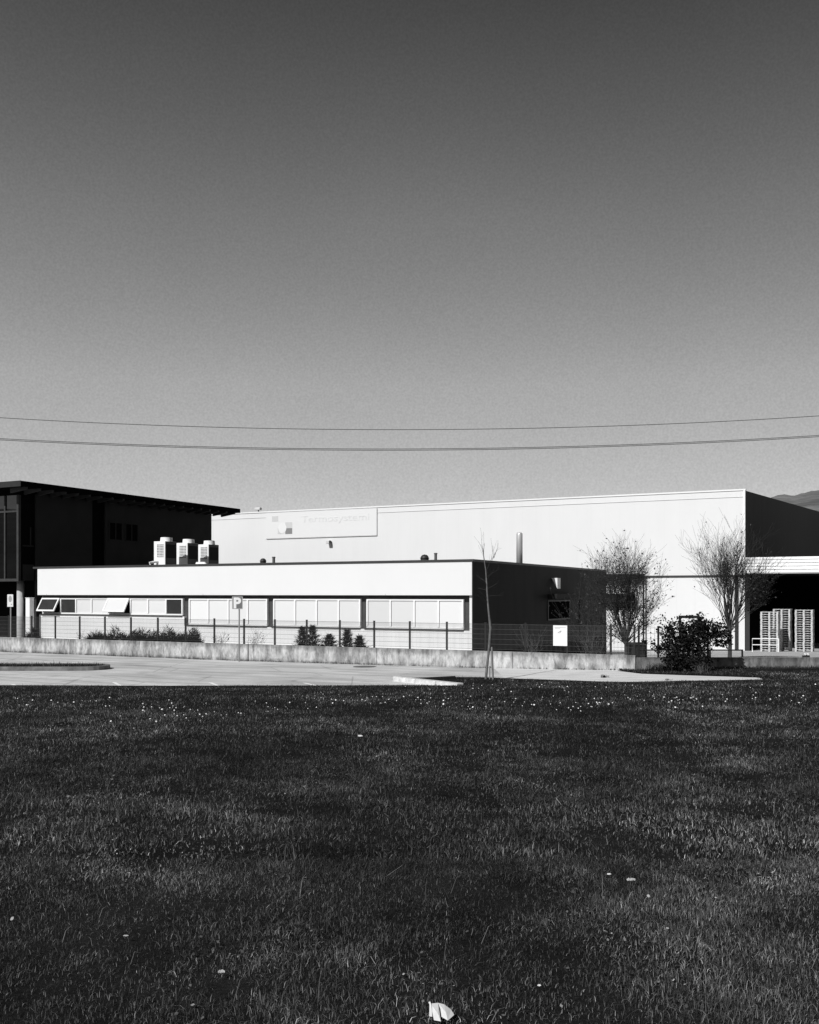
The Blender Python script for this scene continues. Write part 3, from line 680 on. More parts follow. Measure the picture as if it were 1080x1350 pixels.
Yq = 36; x0, x1 = kk(896.5)*Yq, kk(921)*Yq; zt = zz(811.5, Yq); zb = z_yard(x0, Yq)
b = MB(); b.box(x0-.04, x0+.04, Yq-.04, Yq+.04, zb, zt); b.box(x1-.04, x1+.04, Yq-.04, Yq+.04, zb, zt-.1); b.box(x0+.04, x1+.04, Yq-.038, Yq+.038, zt-.1, zt-.001)
b.v = [(x, y, z) for x, y, z in b.v]
tag(b.build('metal_frame', M['post'], None), 'dark rectangular metal frame rising behind the leafy bush', 'frame')
Yq = 33.2; x0, x1 = kk(829)*Yq, kk(851)*Yq; zb = z_yard(x0, Yq); e = empty('waste_bin', (x0, Yq, zb), -.1, 'low black plastic bin behind the wall beside the bare tree trunk', 'bin')
b = MB(); w_ = x1-x0; hb = zz(851, Yq)-zb; b.add([(.03,.03,0),(w_-.03,.03,0),(w_-.03,.5,0),(.03,.5,0),(0,0,hb),(w_,0,hb),(w_,.55,hb),(0,.55,hb)], [(0,3,2,1),(4,5,6,7),(0,1,5,4),(1,2,6,5),(2,3,7,6),(3,0,4,7)]); b.build('body', M['bin'], e, bevel=.015)
b = MB(); b.add([(-.02,-.03,hb+.003),(w_+.02,-.03,hb+.003),(w_+.02,.57,hb+.003),(-.02,.57,hb+.003),(.02,0,hb+.03),(w_-.02,0,hb+.03),(w_-.02,.54,hb+.09),(.02,.54,hb+.09)], [(0,3,2,1),(4,5,6,7),(0,1,5,4),(1,2,6,5),(2,3,7,6),(3,0,4,7)]); b.build('lid', M['bin'], e)
Yq = 34; x = kk(849.5)*Yq; zb = z_yard(x, Yq); b = MB(); b.box(x-.08, x+.08, Yq-.08, Yq+.08, zb, zz(845, Yq)); b.box(x-.10, x+.10, Yq-.10, Yq+.10, zz(845, Yq), zz(844, Yq))
tag(b.build('utility_post', M['bin'], None), 'short square dark post beside the black bin', 'post')
Yq = 31.1; x = kk(1063)*Yq; e = empty('twin_lamp', (x, Yq, .505), 0, 'small dark fitting with two round white lamps on the right-hand wall', 'lamp')
b = MB(); b.box(-.11, .11, -.02, .06, 0, .06); b.box(-.02, .02, 0, .04, .06, .09); b.build('housing', M['dk'], e)
for q in (-.045, .045):
    b = MB(); b.tube([(q,-.05,.10),(q,-.035,.10),(q,.02,.10)], [.03,.036,.03], 14); b.build('lamp_head', M['trim'], e)

# ------------------------------------------------------------------ power lines
def wire(name, pts_px, Yq, r, label, dz=0):
    xs = [p[0] for p in pts_px]; ys = [p[1] for p in pts_px]
    c = np.polyfit(xs, ys, 2); b = MB(); P = []
    for px in np.linspace(-900, 2000, 120):
        Y = Yq+ (px-540)*.004; P.append((kk(px)*Y, Y, zz(np.polyval(c, px), Y)+dz))
    b.tube(P, r, 5); return tag(b.build(name, M['cable'], None, smooth=True), label, 'cable')
wire('overhead_cable', ((0,550.5),(270,563),(540,566.7),(810,561),(1080,548.5)), 165, .060, 'single thin overhead cable, uppermost across the sky')
low = ((0,578.5),(270,588),(540,592.8),(810,586.5),(1080,574))
wire('overhead_cable', low, 165, .060, 'upper of the close pair of overhead cables')
wire('overhead_cable', low, 165, .060, 'lower of the close pair of overhead cables', -.22)

# ------------------------------------------------------------------ trees and shrubs
def perp(d):
    a = d.cross(Vector((0,0,1))); a = a.normalized() if a.length > 1e-3 else Vector((1,0,0)); return a, d.cross(a).normalized()
def limb(mb, tw, lv, p, d, L, r, depth, up=.25, spread=.5, kids=5, leafp=0, seg=.18, f0=.22):
    n = max(3, int(L/seg)); pts = [p.copy()]; rad = [r]; d = d.normalized(); dirs = [d.copy()]
    for i in range(n):
        d = (d+Vector((random.gauss(0,.09), random.gauss(0,.09), random.gauss(0,.05)+up*.14))).normalized()
        p = p+d*L/n; pts.append(p.copy()); rad.append(max(r*(1-.85*(i+1)/n), .0025)); dirs.append(d.copy())
    (mb if depth > 0 and r > .009 else tw).tube(pts, rad, 6 if r > .02 else 4 if r > .008 else 3, 0, False)
    if depth > 0:
        for k in range(kids):
            f = f0+(.97-f0)*(k+random.random())/kids; i = min(int(f*n), n-1)
            a, b2 = perp(dirs[i]); th = random.uniform(0, 2*PI)
            nd = (dirs[i]*(1-spread*.4)+(math.cos(th)*a+math.sin(th)*b2)*spread+Vector((0,0,up*.5))).normalized()
            limb(mb, tw, lv, pts[i], nd, L*random.uniform(.38,.62)*(1.1-.35*f), max(rad[i]*.55,.003), depth-1, up, spread, max(3, kids-1), leafp, seg*.8)
    if depth <= 1 and leafp:
        for q in pts[1:]:
            if random.random() < leafp*max(0, 1): lv.append(q+Vector((random.gauss(0,.05),random.gauss(0,.05),random.gauss(0,.05))))
def leaf_quads(pts, size, fold=.4):
    mb = MB()
    for p in pts:
        s = size*random.uniform(.6,1.35); d = Vector((random.gauss(0,1),random.gauss(0,1),random.gauss(0,.8))).normalized(); a, b2 = perp(d)
        t = random.uniform(0, 2*PI); w_ = (a*math.cos(t)+b2*math.sin(t)); n_ = d.cross(w_)
        mb.add([p, p+d*s*.5+w_*s*.3+n_*s*.08, p+d*s, p+d*s*.5-w_*s*.3+n_*s*.08], [(0,1,2),(0,2,3)])
    return mb
def bare_tree(base, label, fork, limbs, leafp, seed, trunk_r=.055, leaf_filter=None, kids=8, extra=(), f0=.22):
    extra = list(extra)
    random.seed(seed); e = empty('bare_tree', base, 0, label, 'tree')
    mb, tw, lv = MB(), MB(), []
    mb.tube([(0,0,-.1),(.02,0,fork*.5),(0,.0,fork)], [trunk_r*1.25,trunk_r*1.05,trunk_r*.95], 8, 0, False)
    for (x, y, z), r in limbs+extra:
        d = Vector((x, y, z)); limb(mb, tw, lv, Vector((0,0,fork*random.uniform(.8,1))), d, d.length, r, 2, .30, .5, kids, leafp, .18, f0)
    mb.build('trunk', M['bark'], e, smooth=True)
    tw.build('twigs', M['twig'], e)
    if leaf_filter: lv = [q for q in lv if random.random() < leaf_filter(q)]
    if lv: leaf_quads(lv, .07).build('crown', M['dry_leaf'], e)
    return e
Yq = 33.0; x = kk(825)*Yq
bare_tree((x, Yq, z_yard(x, Yq)), 'bushy half-bare tree at the office corner behind the black bin', .75,
    [((-.35,0,2.7),.042),((.1,.2,2.9),.044),((.5,-.1,2.7),.038),((-.75,.1,2.5),.028),((.8,.1,2.3),.024),((-1.0,-.2,1.3),.022),((1.05,-.2,1.2),.02),((1.2,.2,.55),.018),((-.9,.3,.7),.02),((.2,-.5,2.3),.024),((-.2,.5,2.7),.024),((-.55,-.3,2.9),.024),((.7,.3,2.8),.022)],
    .8, 11, .055, lambda q: max(.12, min(.9, 1.25-.30*q.z))*(1 if noise.noise(q*2.6) > -.1 else .12), 8, [((random.uniform(-1.15,.95), random.uniform(-.6,.6), random.uniform(1.8,2.95)), .016) for _ in range(24)]+[((random.uniform(-1.1,1.3), random.uniform(-.5,.5), random.uniform(.6,1.8)), .014) for _ in range(8)], .3)
Yq = 32.2; x = kk(962)*Yq
bare_tree((x, Yq, z_yard(x, Yq)), 'vase-shaped bare tree left of the loading bay, limbs fanning upward', 1.0,
    [((-1.2,0,2.0),.042),((-.8,.2,2.6),.036),((-.35,0,2.9),.04),((.05,.2,2.8),.034),((.35,-.1,2.8),.028),((.8,.1,2.5),.026),((1.1,0,2.0),.026),((1.2,.2,1.3),.022),((-.55,-.4,2.5),.022),((.5,.4,2.4),.022),((.95,-.3,1.7),.022)],
    .7, 23, .06, lambda q: (.75 if q.x > .55 and 1.5 < q.z < 2.8 else .05), 8, [((random.uniform(-1.1,1.0), random.uniform(-.6,.6), random.uniform(1.9,2.85)), .014) for _ in range(20)]+[((random.uniform(.6,1.35), random.uniform(-.5,.5), random.uniform(1.0,2.0)), .014) for _ in range(7)], .42)
# staked young tree
Yq = on_road(641, 897).y-.15; bp = Vector((kk(641.6)*Yq, Yq, z_lawn(kk(641.6)*Yq, Yq)))
random.seed(5)
e = empty('young_tree', bp, 0, 'slender leafless young tree on the lawn edge, bent halfway up', 'tree')
def tp(px, py, dy=0): Y = Yq+dy; return Vector((kk(px)*Y, Y, zz(py, Y)))-bp
tk = [(640.2,901),(642.0,880),(644.8,855),(646.8,828),(644.6,808),(643,791),(641.8,770),(640.6,752),(638.6,738),(636.6,722)]
b = MB(); b.tube([tp(*q) for q in tk], [.040,.038,.037,.038,.030,.026,.022,.017,.012,.004], 8, 0, False); b.build('trunk', M['bark_pale'], e, smooth=True)
b = MB(); dum = MB()
for (px, py), (qx, qy) in (((640.5,754),(657,722)),((640,750),(626,712)),((638.5,738),(633,708)),((642,765),(652,752)),((642,768),(627,757)),((642.5,776),(658,770)),((642.6,778),(629,776)),((643,786),(664,785)),((643,789),(628,779)),((642,760),(660,751)),((643.5,794),(632,786)),((642,770),(631,766)),((651,736),(660,712)),((648,741),(652,728))):
    p0 = tp(px, py); p1 = tp(qx, qy, random.uniform(-.5,.5)); d = p1-p0
    limb(b, b, [], p0, d, d.length, .009, 1, .12, .35, 4)
b.build('twigs', M['twig'], e)
for (pb, pt, lab) in (((650.3,901),(648.6,853),'taller grey stake close right of the young tree'), ((645.8,901),(645.9,878),'short grey stake between the young tree and the taller stake')):
    Y2 = Yq-.06; p0 = Vector((kk(pb[0])*Y2, Y2, zz(pb[1], Y2)-.05)); p1 = Vector((kk(pt[0])*Y2, Y2+.03, zz(pt[1], Y2)))
    b = MB(); rs = .030 if pt[1] < 860 else .018; b.tube([p0, p0.lerp(p1,.97), p1], [rs,rs*.95,rs*.6], 8); tag(b.build('wooden_stake', M['stake'], None), lab, 'stake')
# leafy bush on the verge
random.seed(31)
Yq = 30.1; x = kk(912)*Yq; bz = z_verge(x, Yq)
e = empty('leafy_bush', (x+.06, Yq, bz), 0, 'dense dark leafy bush on the verge in front of the wall', 'bush')
lobes = [((-.55,0,1.15),(.55,.45,.5)),((.1,0,1.15),(.6,.5,.52)),((.75,.05,1.25),(.6,.45,.38)),((-.2,.1,.65),(.75,.55,.5)),((.25,0,1.5),(.4,.35,.22)),((-.75,-.1,.35),(.45,.4,.3)),((1.15,.1,1.05),(.35,.3,.3)),((-1.0,0,1.3),(.28,.25,.22)),((-.1,-.2,.3),(.7,.4,.28)),((-1.25,0,.75),(.25,.2,.2))]
lv = []
for (cx, cy, cz), (rx, ry, rz) in lobes:
    for _ in range(int(5200*rx*ry**.5*rz**.5)):
        v = Vector((random.gauss(0,1),random.gauss(0,1),random.gauss(0,1))).normalized()*random.random()**.45
        q = Vector((cx+v.x*rx*1.05, cy+v.y*ry, cz+v.z*rz*1.05))
        if noise.noise(q*4.2)+.5*noise.noise(q*9) > .13 or q.z < .03: continue
        lv.append(q)
for _ in range(70):                           # stray sprigs break the outline
    lo = random.choice(lobes); st = Vector(lo[0]); d = Vector((random.gauss(0,1), random.gauss(0,.6), abs(random.gauss(.2,.7)))).normalized()
    for k in range(16): lv.append(st+d*(.25+.5*k/16)*(lo[1][0]+.25)*1.25+Vector((random.gauss(0,.04), random.gauss(0,.04), random.gauss(0,.04))))
lv = [Vector((q.x*.84, q.y*.84, q.z*.96)) for q in lv if q.z > .02]
leaf_quads(lv, .09).build('foliage', M['leaf'], e)
b = MB(); t_ = MB()
for i in range(13):
    lo = lobes[i % len(lobes)][0]; d = Vector(lo)*.84+Vector((random.gauss(0,.15),random.gauss(0,.1),random.gauss(0,.1))); st = Vector((random.uniform(-.2,.2),random.uniform(-.1,.1),-.1))
    limb(b, b, [], st, d-st, (d-st).length*1.12, .02, 1, .2, .5, 5)
b.build('stems', M['twig'], e)
# evergreen shrubs behind the wall
def needles(kind, n, w_, h_):
    px_seed = random.random()*50
    base = []; dirs = []
    for _ in range(n):
        if kind == 'spread':
            a = random.uniform(0, 2*PI); rr2 = math.sqrt(random.random())*w_*.5; f = 1-(rr2/(w_*.5))**2*.65
            z = h_*f*random.uniform(.05,.88); q = Vector((rr2*math.cos(a), rr2*.7*math.sin(a), z)); d = Vector((math.cos(a)*.7+random.gauss(0,.4), math.sin(a)*.6+random.gauss(0,.4), .55+random.gauss(0,.3)))
        else:
            z = random.random()**1.3; lay = .65+.35*math.cos(z*38); a = random.uniform(0, 2*PI); rr2 = (1-z)**.75*w_*.60*lay*math.sqrt(random.random())*(1+.45*1.9*noise.noise(Vector((math.cos(a)*1.3+px_seed, math.sin(a)*1.3, z*6+w_*7))))
            q = Vector((rr2*math.cos(a), rr2*math.sin(a), z*h_)); d = Vector((math.cos(a)+random.gauss(0,.3), math.sin(a)+random.gauss(0,.3), .3+random.gauss(0,.25)))
        base.append(q); dirs.append(d.normalized())
    return np.array([tuple(q) for q in base]), np.array([tuple(q) for q in dirs])
def shrub(kind, px, pytop, wpx, back, label, cat, name, group=None):
    s = s_at(px, back, WAL); p = W(WAL, s, back); z0_ = z_yard(p.x, p.y); h_ = zz(pytop, p.y)-z0_; w_ = wpx*p.y/F
    e = empty(name, (p.x, p.y, z0_), random.uniform(0,6), label, cat, group)
    n = int(5200 if kind == 'spread' else 3600); q, d = needles(kind, n, w_, h_*.9)
    if kind == 'spread':
        kp = np.array([noise.noise(Vector((a[0]*3.2+px, a[1]*3.2, a[2]*4))) > -.22 for a in q]); q[:,2] *= np.array([.72+.75*noise.noise(Vector((a[0]*2.6+px*.7, a[1]*2, 0)))+.2 for a in q]); q, d = q[kp], d[kp]; n = len(q)
    blades_object('foliage', q, rng.uniform(.10,.26,n)*(1+.9*(rng.random(n) > .95))*(1 if kind == 'spread' else .62), rng.uniform(.018,.036,n), M['needle'], parent=e, dirs=d)
    b = MB()
    if kind == 'spread':
        for i in range(9): a = i*.7; limb(b, b, [], Vector((0,0,-.05)), Vector((math.cos(a)*w_*.36, math.sin(a)*w_*.26, h_*.7)), h_*.85, .016, 1, .2, .5, 3)
    else: b.tube([(0,0,-.1),(0,0,h_*.9)], [.03,.008], 6)
    b.build('stem', M['twig'], e)
for i, (px, top, w_, lab) in enumerate(((128,829,46,'leftmost spreading juniper in the row behind the wall'),(160,823.5,52,'second juniper from the left, tallest of the row'),(192,823.5,50,'middle spreading juniper below the white open sash'),(222,826,50,'fourth juniper from the left in the row behind the wall'),(250,825,50,'rightmost spreading juniper of the row behind the wall'))):
    shrub('spread', px, top, w_, 1.0, lab, 'shrub', 'juniper_shrub', 'junipers in a row behind the wall')
shrub('spread', 44, 826, 26, 1.2, 'dark shrub at the far left beside the slim white pillar', 'shrub', 'juniper_shrub')
for px, top, w_, lab in ((399,823,22,'leftmost small conifer behind the mesh fence'),(412,821,24,'tallest small conifer, second from the left behind the fence'),(434,834,28,'low broad conifer third from the left behind the fence'),(458,827,24,'slim small conifer fourth from the left behind the fence'),(474,836,20,'rightmost and smallest conifer behind the fence')):
    shrub('cone', px, top, w_*1.3, .8, lab, 'conifer', 'small_conifer', 'small conifers behind the fence')
def twiggy(px, pytop, wpx, back, label, seed):
    random.seed(seed); s = s_at(px, back, WAL); p = W(WAL, s, back); z0_ = z_yard(p.x, p.y); h_ = zz(pytop, p.y)-z0_; w_ = wpx*p.y/F
    e = empty('twiggy_shrub', (p.x, p.y, z0_), 0, label, 'shrub', 'sparse leafless shrubs behind the fence'); b = MB(); lv = []
    for i in range(20 if px == 786 else 9):
        d = Vector((random.uniform(-.5,.5)*w_, random.uniform(-.3,.3)*w_, h_*random.uniform(.6,1))); limb(b, b, lv, Vector((0,0,-.05)), d, d.length, .010, 1, .2, .5, 5, .85 if px == 786 else .4)
    b.build('stems', M['bark_pale'] if px in (700, 775) else M['bark'] if px == 786 else M['twig'], e); leaf_quads(lv, .06).build('foliage', M['dry_leaf'], e)
twiggy(107, 832, 16, .8, 'sparse twiggy shrub left of the juniper row', 3)
twiggy(290, 830, 26, .8, 'sparse twiggy shrub left of the parking sign', 4)
twiggy(336, 828, 30, .8, 'sparse twiggy shrub right of the parking sign', 5)
twiggy(888, 836, 30, 1.2, 'sparse twiggy shrub left of the dark metal frame', 6)
twiggy(775, 826, 34, .7, 'sparse arching shrub right of the notice board', 8)
twiggy(700, 828, 46, 1.0, 'sparse pale-twigged shrub in front of the dark end wall, left of the notice board', 9)
twiggy(786, 762, 74, 1.6, 'tall tangle of bare arching stems at the right end of the dark wall', 10)
# ornamental tuft and weeds
def tuft(px, py, Yq, n, hgt, w_, label, name, m, zf):
    x = kk(px)*Yq; pts = [(x+random.gauss(0,w_), Yq+random.gauss(0,w_*.6), zf(x, Yq)-.02) for _ in range(n)]
    o = blades_object(name, pts, rng.uniform(.5,1,n)*hgt, rng.uniform(.008,.018,n), m, .7); return tag(o, label, 'plant')
tuft(926, 884, 29.7, 260, .42, .10, 'pale spiky grass tuft at the foot of the leafy bush', 'grass_tuft', M['straw'], z_verge)
tuft(872, 884, 30.3, 300, .4, .25, 'dark weedy clump left of the leafy bush', 'weed_clump', M['leaf'], z_verge)
tuft(797, 893, on_road(797,893.5).y, 60, .16, .05, 'small dark weed growing out of the pavement', 'weed_clump', M['leaf'], lambda x, y: z_road(x))
tuft(881, 896, on_road(881,897).y, 40, .10, .05, 'tiny weed on the narrow end of the pavement', 'weed_clump', M['leaf'], lambda x, y: z_road(x))
# weeds along the wall foot, counted by nobody
pts = []
for _ in range(2600):
    s = -random.random()*34; p = W(WAL, s, -.03-abs(random.gauss(0,.06)))
    if noise.noise(Vector((s*.8,0,2))) > -.05: pts.append((p.x, p.y, z_road(p.x)-.01))
o = blades_object('wall_foot_weeds', pts, rng.uniform(.03,.12,len(pts)), rng.uniform(.006,.014,len(pts)), M['weed'], .6); o['kind'] = 'stuff'
pts = []
for _ in range(9000):
    X = random.uniform(vx[0], 19); y0 = float(np.interp(X, vx, vy)) if X < TIP else lawn_rear(X)-.4
    if y0 < 30.9: Y = random.uniform(y0+.12, 30.96); pts.append((X, Y, z_verge(X, Y)-.01))
for _ in range(2600):
    X = random.uniform(8, 19); Y = 30.93-abs(random.gauss(0,.12)); pts.append((X, Y, z_verge(X, Y)-.01))
n = len(pts); hs = rng.uniform(.04,.10,n); hs[-2600:] *= 1.7
o = blades_object('verge_grass', pts, hs, rng.uniform(.008,.018,n), M['weed'], .6); o['kind'] = 'stuff'

# ------------------------------------------------------------------ lawn grass
def lawn_pts(n, y0, y1, spread=.47):
    out = []
    while len(out) < n:
        Y = math.sqrt(random.uniform(y0*y0, y1*y1)); X = random.uniform(-spread, spread)*(Y+1.5)
        if Y > lawn_rear(X)-.12:
            f = (X-A_k.x)/(B_k.x-A_k.x)
            if not (0 < f < 1 and Y < float(np.interp(X, bx, by)) and Y > A_k.y+(B_k.y-A_k.y)*f+.15): continue
        g = noise.noise(Vector((X*1.1, Y*1.1, 1)))+.6*noise.noise(Vector((X*3.5, Y*3.5, 4)))
        if random.random() > .62+.6*g: continue
        out.append((X, Y, z_lawn(X, Y)-.006, g))
    a = np.array(out); return a[:,:3], a[:,3]
random.seed(99)
P_, Hh, Ww = [], [], []
for n, y0, y1, h0, h1, w0, w1 in ((170000,2.4,6,.012,.040,.0012,.0028),(130000,6,11,.018,.052,.0028,.0055),(85000,11,18,.022,.058,.0045,.008),(65000,18,29.6,.026,.062,.007,.012)):
    p, g = lawn_pts(n, y0, y1); P_.append(p); Hh.append(rng.uniform(h0,h1,n)*(1+.45*np.clip(g,-.6,1.2))*(1+.8*(rng.random(n) > .985))); Ww.append(rng.uniform(w0,w1,n))
# thinner cover to either side of the view, so the lawn carries on
pts = []
while len(pts) < 90000:
    Y = random.uniform(-3, 28); e_ = .46*max(Y+1.5, .8); X = random.choice((-1,1))*(e_+11*random.random()**1.4)
    if Y > lawn_rear(X)-.12: continue
    pts.append((X, Y, z_lawn(X, Y)-.006))
P_.append(np.array(pts)); n = len(pts); Hh.append(rng.uniform(.018,.055,n)); Ww.append(rng.uniform(.006,.013,n))
o = blades_object('lawn_grass', np.concatenate(P_), np.concatenate(Hh), np.concatenate(Ww), M['grass'], .85); o['kind'] = 'stuff'
# low clover and plantain leaves in clumps between the blades
cp, cg = lawn_pts(46000, 2.4, 16)
keep = np.array([noise.noise(Vector((q[0]*1.7, q[1]*1.7, 20)))+.5*noise.noise(Vector((q[0]*6, q[1]*6, 21))) > .12 for q in cp]); cp = cp[keep]
n = len(cp); az = rng.uniform(0, 2*PI, n); sz = rng.uniform(.008,.02,n)*np.where(cp[:,1] > 8, 1.5, 1); tl = rng.uniform(-.25,.7,n)
u_ = np.stack([np.cos(az)*np.cos(tl), np.sin(az)*np.cos(tl), np.sin(tl)], 1)*sz[:,None]; v_ = np.stack([-np.sin(az), np.cos(az), rng.normal(0,.25,n)], 1)*sz[:,None]*.42
q0 = cp+np.stack([np.zeros(n), np.zeros(n), rng.uniform(.012,.042,n)], 1)
vv = np.stack([q0, q0+u_*.5+v_, q0+u_, q0+u_*.5-v_], 1).reshape(-1,3)
me = bpy.data.meshes.new('clover'); me.from_pydata(vv.tolist(), [], (np.arange(n)[:,None]*4+[0,1,2,3]).tolist()); me.materials.append(M['clover'])
o = bpy.data.objects.new('clover', me); COL.objects.link(o); o['kind'] = 'stuff'
# longer dry stems lying among the blades
p, g = lawn_pts(1500, 2.6, 14)
o = blades_object('dry_stems', p, rng.uniform(.07,.17,1500), rng.uniform(.002,.0035,1500), M['straw'], .9); o['kind'] = 'stuff'

# daisies: each its own object, sharing meshes
def daisy(r, seed):
    b = MB(); n = 9
    for i in range(n):
        a = 2*PI*i/n; c, s = math.cos(a), math.sin(a); w_ = .22*r
        b.add([(c*.2*r-s*w_*.5, s*.2*r+c*w_*.5, .0), (c*.2*r+s*w_*.5, s*.2*r-c*w_*.5, 0), (c*r+s*w_, s*r-c*w_, .12*r), (c*r-s*w_, s*r+c*w_, .12*r)], [(0,1,2,3)])
    b.tube([(0,0,-.06),(0,0,.0)], .0012, 3); b.tube([(0,0,0),(0,0,.1*r)], [.28*r,.16*r], 8)
    me = bpy.data.meshes.new('daisy'); me.from_pydata(b.v, [], b.f); me.materials.append(M['petal']); return me
dm = [daisy(.012, 1), daisy(.015, 2), daisy(.018, 3)]
random.seed(12); cl = [(60,928,60,5),(150,930,50,5),(200,940,70,8),(235,945,60,7),(330,936,90,6),(420,925,60,6),(480,930,60,5),(545,928,60,7),(600,935,60,6),(560,915,50,6),(700,928,90,6),(770,935,60,6),(800,920,60,8),(800,930,110,7),(860,925,60,5),(920,922,60,6),(960,927,80,5),(1040,915,50,8),(1040,932,50,6),(640,910,60,5),(750,908,80,4),(1010,905,50,5)]
cnt = 0
while cnt < 270:
    cx, cy, sx_, sy_ = random.choice(cl); px = random.gauss(cx, sx_*.55); py = random.gauss(cy, sy_*.8)
    if py < 903 or py > 975: continue
    z = .06
    for _ in range(14): Y = (H-z)*F/(py-HY); z = z_lawn(kk(px)*Y, Y)
    X = kk(px)*Y
    if Y > lawn_rear(X)-.1: continue
    o = bpy.data.objects.new('daisy', random.choice(dm)); COL.objects.link(o); o.location = (X, Y, z+.07)
    o.rotation_euler = (random.uniform(.2,.9), random.uniform(-.4,.4), random.uniform(-.5,.5)); o.scale = (random.uniform(.5,.95),)*3
    tag(o, 'tiny white daisy in the band of daisies along the far lawn', 'daisy', 'daisies in the far lawn'); cnt += 1
# litter
def on_lawn(px, py):
    z = .5
    for _ in range(30): Y = (H-z)*F/(py-HY); z = .5*z+.5*z_lawn(kk(px)*Y, Y)
    return Vector((kk(px)*Y, Y, z))
def scrap(px, py, wpx, hpx, label, cat, name, m, seed, lift=.03):
    random.seed(seed); p = on_lawn(px, py); w_ = wpx*p.y/F; h_ = hpx*p.y/F; b = MB(); n = 6; w_ *= .8; h_ *= .55
    for i in range(n+1):
        for j in range(n+1):
            u, v = i/n-.5, j/n-.5; e_ = math.sqrt(max(.04, 1-(1.9*v)**2))
            b.v.append((u*w_*e_, v*h_*1.2+random.gauss(0,.02)*w_, lift+(v+.5)*h_*.75+.10*w_*noise.noise(Vector((u*4,v*4,seed)))+(.10*w_ if (i+j)%3==0 else 0)))
    for i in range(n):
        for j in range(n): a = i*(n+1)+j; b.f.append((a, a+n+1, a+n+2, a+1)); b.mi.append(0)
    tag(b.build(name, m, None, loc=p), label, cat)
# crumpled paper at the bottom edge
p = on_lawn(582, 1351); q = p.y/F; b = MB()
def pp(px, py, dy): return ((px-582)*q, dy, (1351-py)*q*.97+.02)
b.add([pp(566,1347,0),pp(570,1346,-.01),pp(566.5,1333.5,.015),pp(565,1331,.02),pp(567.5,1330,.02),pp(569,1334,.01)], [(0,1,2),(1,5,2),(2,5,4,3)])
b.add([pp(572,1349,-.02),pp(568,1333,.02),pp(578,1333.5,.03),pp(581,1349,-.03),pp(577.5,1342,-.01),pp(574,1338,.0)], [(0,5,1),(1,5,4,2),(0,3,4,5),(2,4,3)])
b.add([pp(578,1333.5,.03),pp(586,1335.5,.03),pp(595,1341,.02),pp(599,1345,.0),pp(590,1347,-.035),pp(582,1346,-.01),pp(581,1340,.015),pp(588,1341,-.005)], [(0,7,1),(0,6,7),(1,7,2),(2,7,4,3),(6,5,4,7)])
tag(b.build('crumpled_paper', M['paper'], None, loc=p), 'crumpled white paper scrap at the bottom edge of the lawn', 'litter')
for px, py, w_, h_, lab, nm, m in ((475,974,8,4,'white scrap on the mid lawn, left of centre below the daisies','paper_scrap','paper'),(803,1160,7,3,'small pale scrap on the right lawn, left of its longer neighbour','paper_scrap','paper'),(832,1168,15,5,'longer pale dead leaf right of the small scrap','dead_leaf','dead'),
    (292,1292,12,6,'pale curled leaf on the lower left lawn','dead_leaf','dead'),(166,1243,9,3,'thin pale leaf on the left lawn','dead_leaf','dead'),(16,1221,5,8,'pale leaf at the left edge of the lawn','dead_leaf','dead'),(711,1310,6,4,'tiny white scrap right of the crumpled paper','paper_scrap','paper'),(855,1190,5,6,'small pale leaf lower right of the longer dead leaf','dead_leaf','dead')):
    scrap(px, py, w_, h_, lab, 'litter', nm, M[m], px)

# ------------------------------------------------------------------ light, sky, camera
EL = R(40); AZ = (-V2*math.cos(R(11))-U2*math.sin(R(11))).normalized()
sun = bpy.data.lights.new('sun', 'SUN'); sun.energy = 4.4; sun.angle = R(.53); sun.color = (1, 1, 1)
so_ = bpy.data.objects.new('sun', sun); COL.objects.link(so_)
sd = Vector((AZ.x*math.cos(EL), AZ.y*math.cos(EL), math.sin(EL))); so_.rotation_euler = sd.to_track_quat('Z', 'Y').to_euler(); so_.location = sd*60
w = bpy.data.worlds.new('World'); SC.world = w; w.use_nodes = True; nt = w.node_tree; bg = nt.nodes['Background']
sky = nt.nodes.new('ShaderNodeTexSky'); sky.sky_type = 'NISHITA'; sky.sun_disc = False; sky.sun_elevation = EL
sky.sun_rotation = math.atan2(AZ.x, AZ.y); sky.air_density = 1; sky.dust_density = .3; sky.ozone_density = 1
bw = nt.nodes.new('ShaderNodeRGBToBW'); nt.links.new(sky.outputs[0], bw.inputs[0])
tc = nt.nodes.new('ShaderNodeTexCoord'); sp = nt.nodes.new('ShaderNodeSeparateXYZ'); nt.links.new(tc.outputs['Generated'], sp.inputs[0])
rp = nt.nodes.new('ShaderNodeValToRGB'); el = rp.color_ramp.elements        # red-filter black-and-white sky: deep above, pale at the horizon
stops = [(0, .52), (.11, .555), (.16, .60), (.21, .64), (.30, .545), (.36, .49), (.44, .365), (.52, .255), (.75, .10), (1, .06)]
while len(el) < len(stops): el.new(.5)
for i, (p_, v_) in enumerate(stops): el[i].position = p_; el[i].color = grey(v_)
nt.links.new(sp.outputs[2], rp.inputs['Fac'])
mu = nt.nodes.new('ShaderNodeMath'); mu.operation = 'MULTIPLY'; nt.links.new(bw.outputs[0], mu.inputs[0]); nt.links.new(rp.outputs[0], mu.inputs[1])
lr = nt.nodes.new('ShaderNodeMath'); lr.operation = 'MULTIPLY_ADD'; lr.inputs[1].default_value = -.33; lr.inputs[2].default_value = 1; nt.links.new(sp.outputs[0], lr.inputs[0])
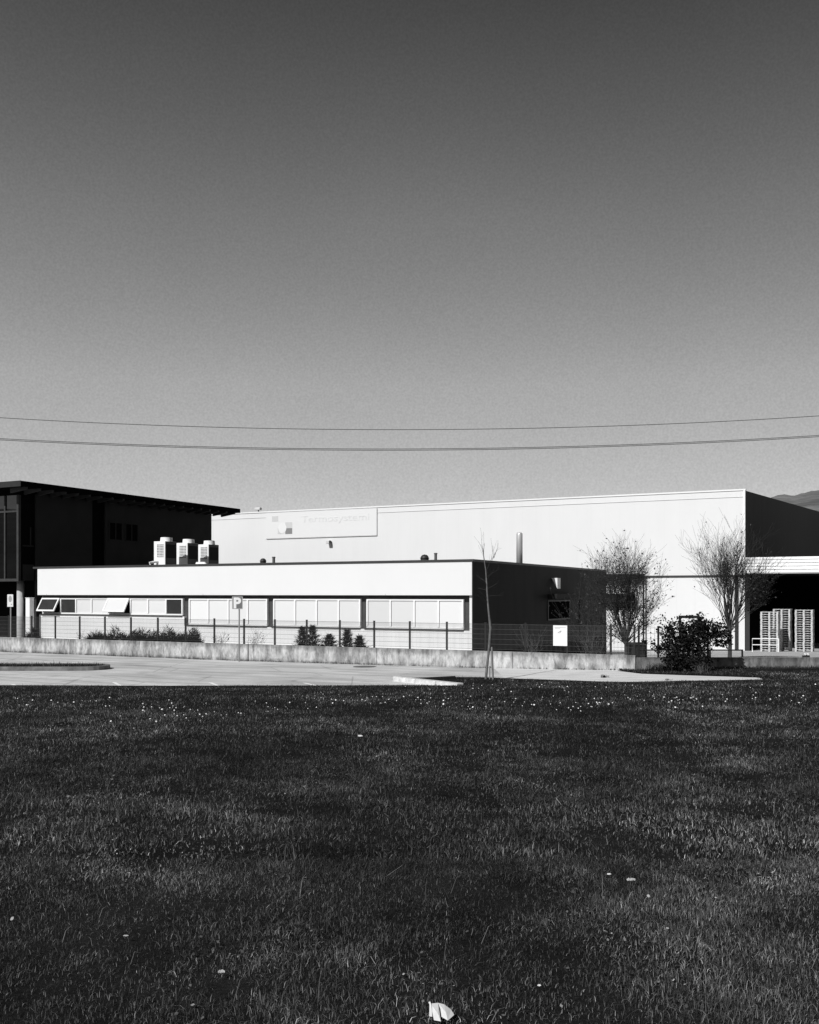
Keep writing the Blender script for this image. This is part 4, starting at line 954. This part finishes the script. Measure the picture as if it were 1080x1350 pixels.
m2 = nt.nodes.new('ShaderNodeMath'); m2.operation = 'MULTIPLY'; nt.links.new(mu.outputs[0], m2.inputs[0]); nt.links.new(lr.outputs[0], m2.inputs[1])
hz = nt.nodes.new('ShaderNodeTexNoise'); hz.inputs['Scale'].default_value = 3.5; hz.inputs['Detail'].default_value = 4; nt.links.new(tc.outputs['Generated'], hz.inputs['Vector'])
fn = nt.nodes.new('ShaderNodeTexNoise'); fn.inputs['Scale'].default_value = 480; fn.inputs['Detail'].default_value = 1; nt.links.new(tc.outputs['Generated'], fn.inputs['Vector'])
h1 = nt.nodes.new('ShaderNodeMapRange'); h1.inputs['From Min'].default_value = .3; h1.inputs['From Max'].default_value = .7; h1.inputs['To Min'].default_value = .965; h1.inputs['To Max'].default_value = 1.035; nt.links.new(hz.outputs['Fac'], h1.inputs['Value'])
h2 = nt.nodes.new('ShaderNodeMapRange'); h2.inputs['From Min'].default_value = .25; h2.inputs['From Max'].default_value = .75; h2.inputs['To Min'].default_value = .92; h2.inputs['To Max'].default_value = 1.08; nt.links.new(fn.outputs['Fac'], h2.inputs['Value'])
m3 = nt.nodes.new('ShaderNodeMath'); m3.operation = 'MULTIPLY'; nt.links.new(m2.outputs[0], m3.inputs[0]); nt.links.new(h1.outputs[0], m3.inputs[1])
m4 = nt.nodes.new('ShaderNodeMath'); m4.operation = 'MULTIPLY'; nt.links.new(m3.outputs[0], m4.inputs[0]); nt.links.new(h2.outputs[0], m4.inputs[1])
nt.links.new(m4.outputs[0], bg.inputs['Color']); bg.inputs['Strength'].default_value = .15
cam = bpy.data.cameras.new('camera'); co = bpy.data.objects.new('camera', cam); COL.objects.link(co); SC.camera = co
co.location = (0, 0, H); co.rotation_euler = (R(90), 0, 0)
cam.sensor_fit = 'VERTICAL'; cam.sensor_height = 36; cam.lens = F/1350*36; cam.shift_y = (HY-675)/1350; cam.clip_start = .1; cam.clip_end = 20000
SC.view_settings.view_transform = 'Standard'; SC.view_settings.look = 'None'; SC.view_settings.exposure = 0; SC.view_settings.gamma = 1
SC.render.resolution_x = 819; SC.render.resolution_y = 1024
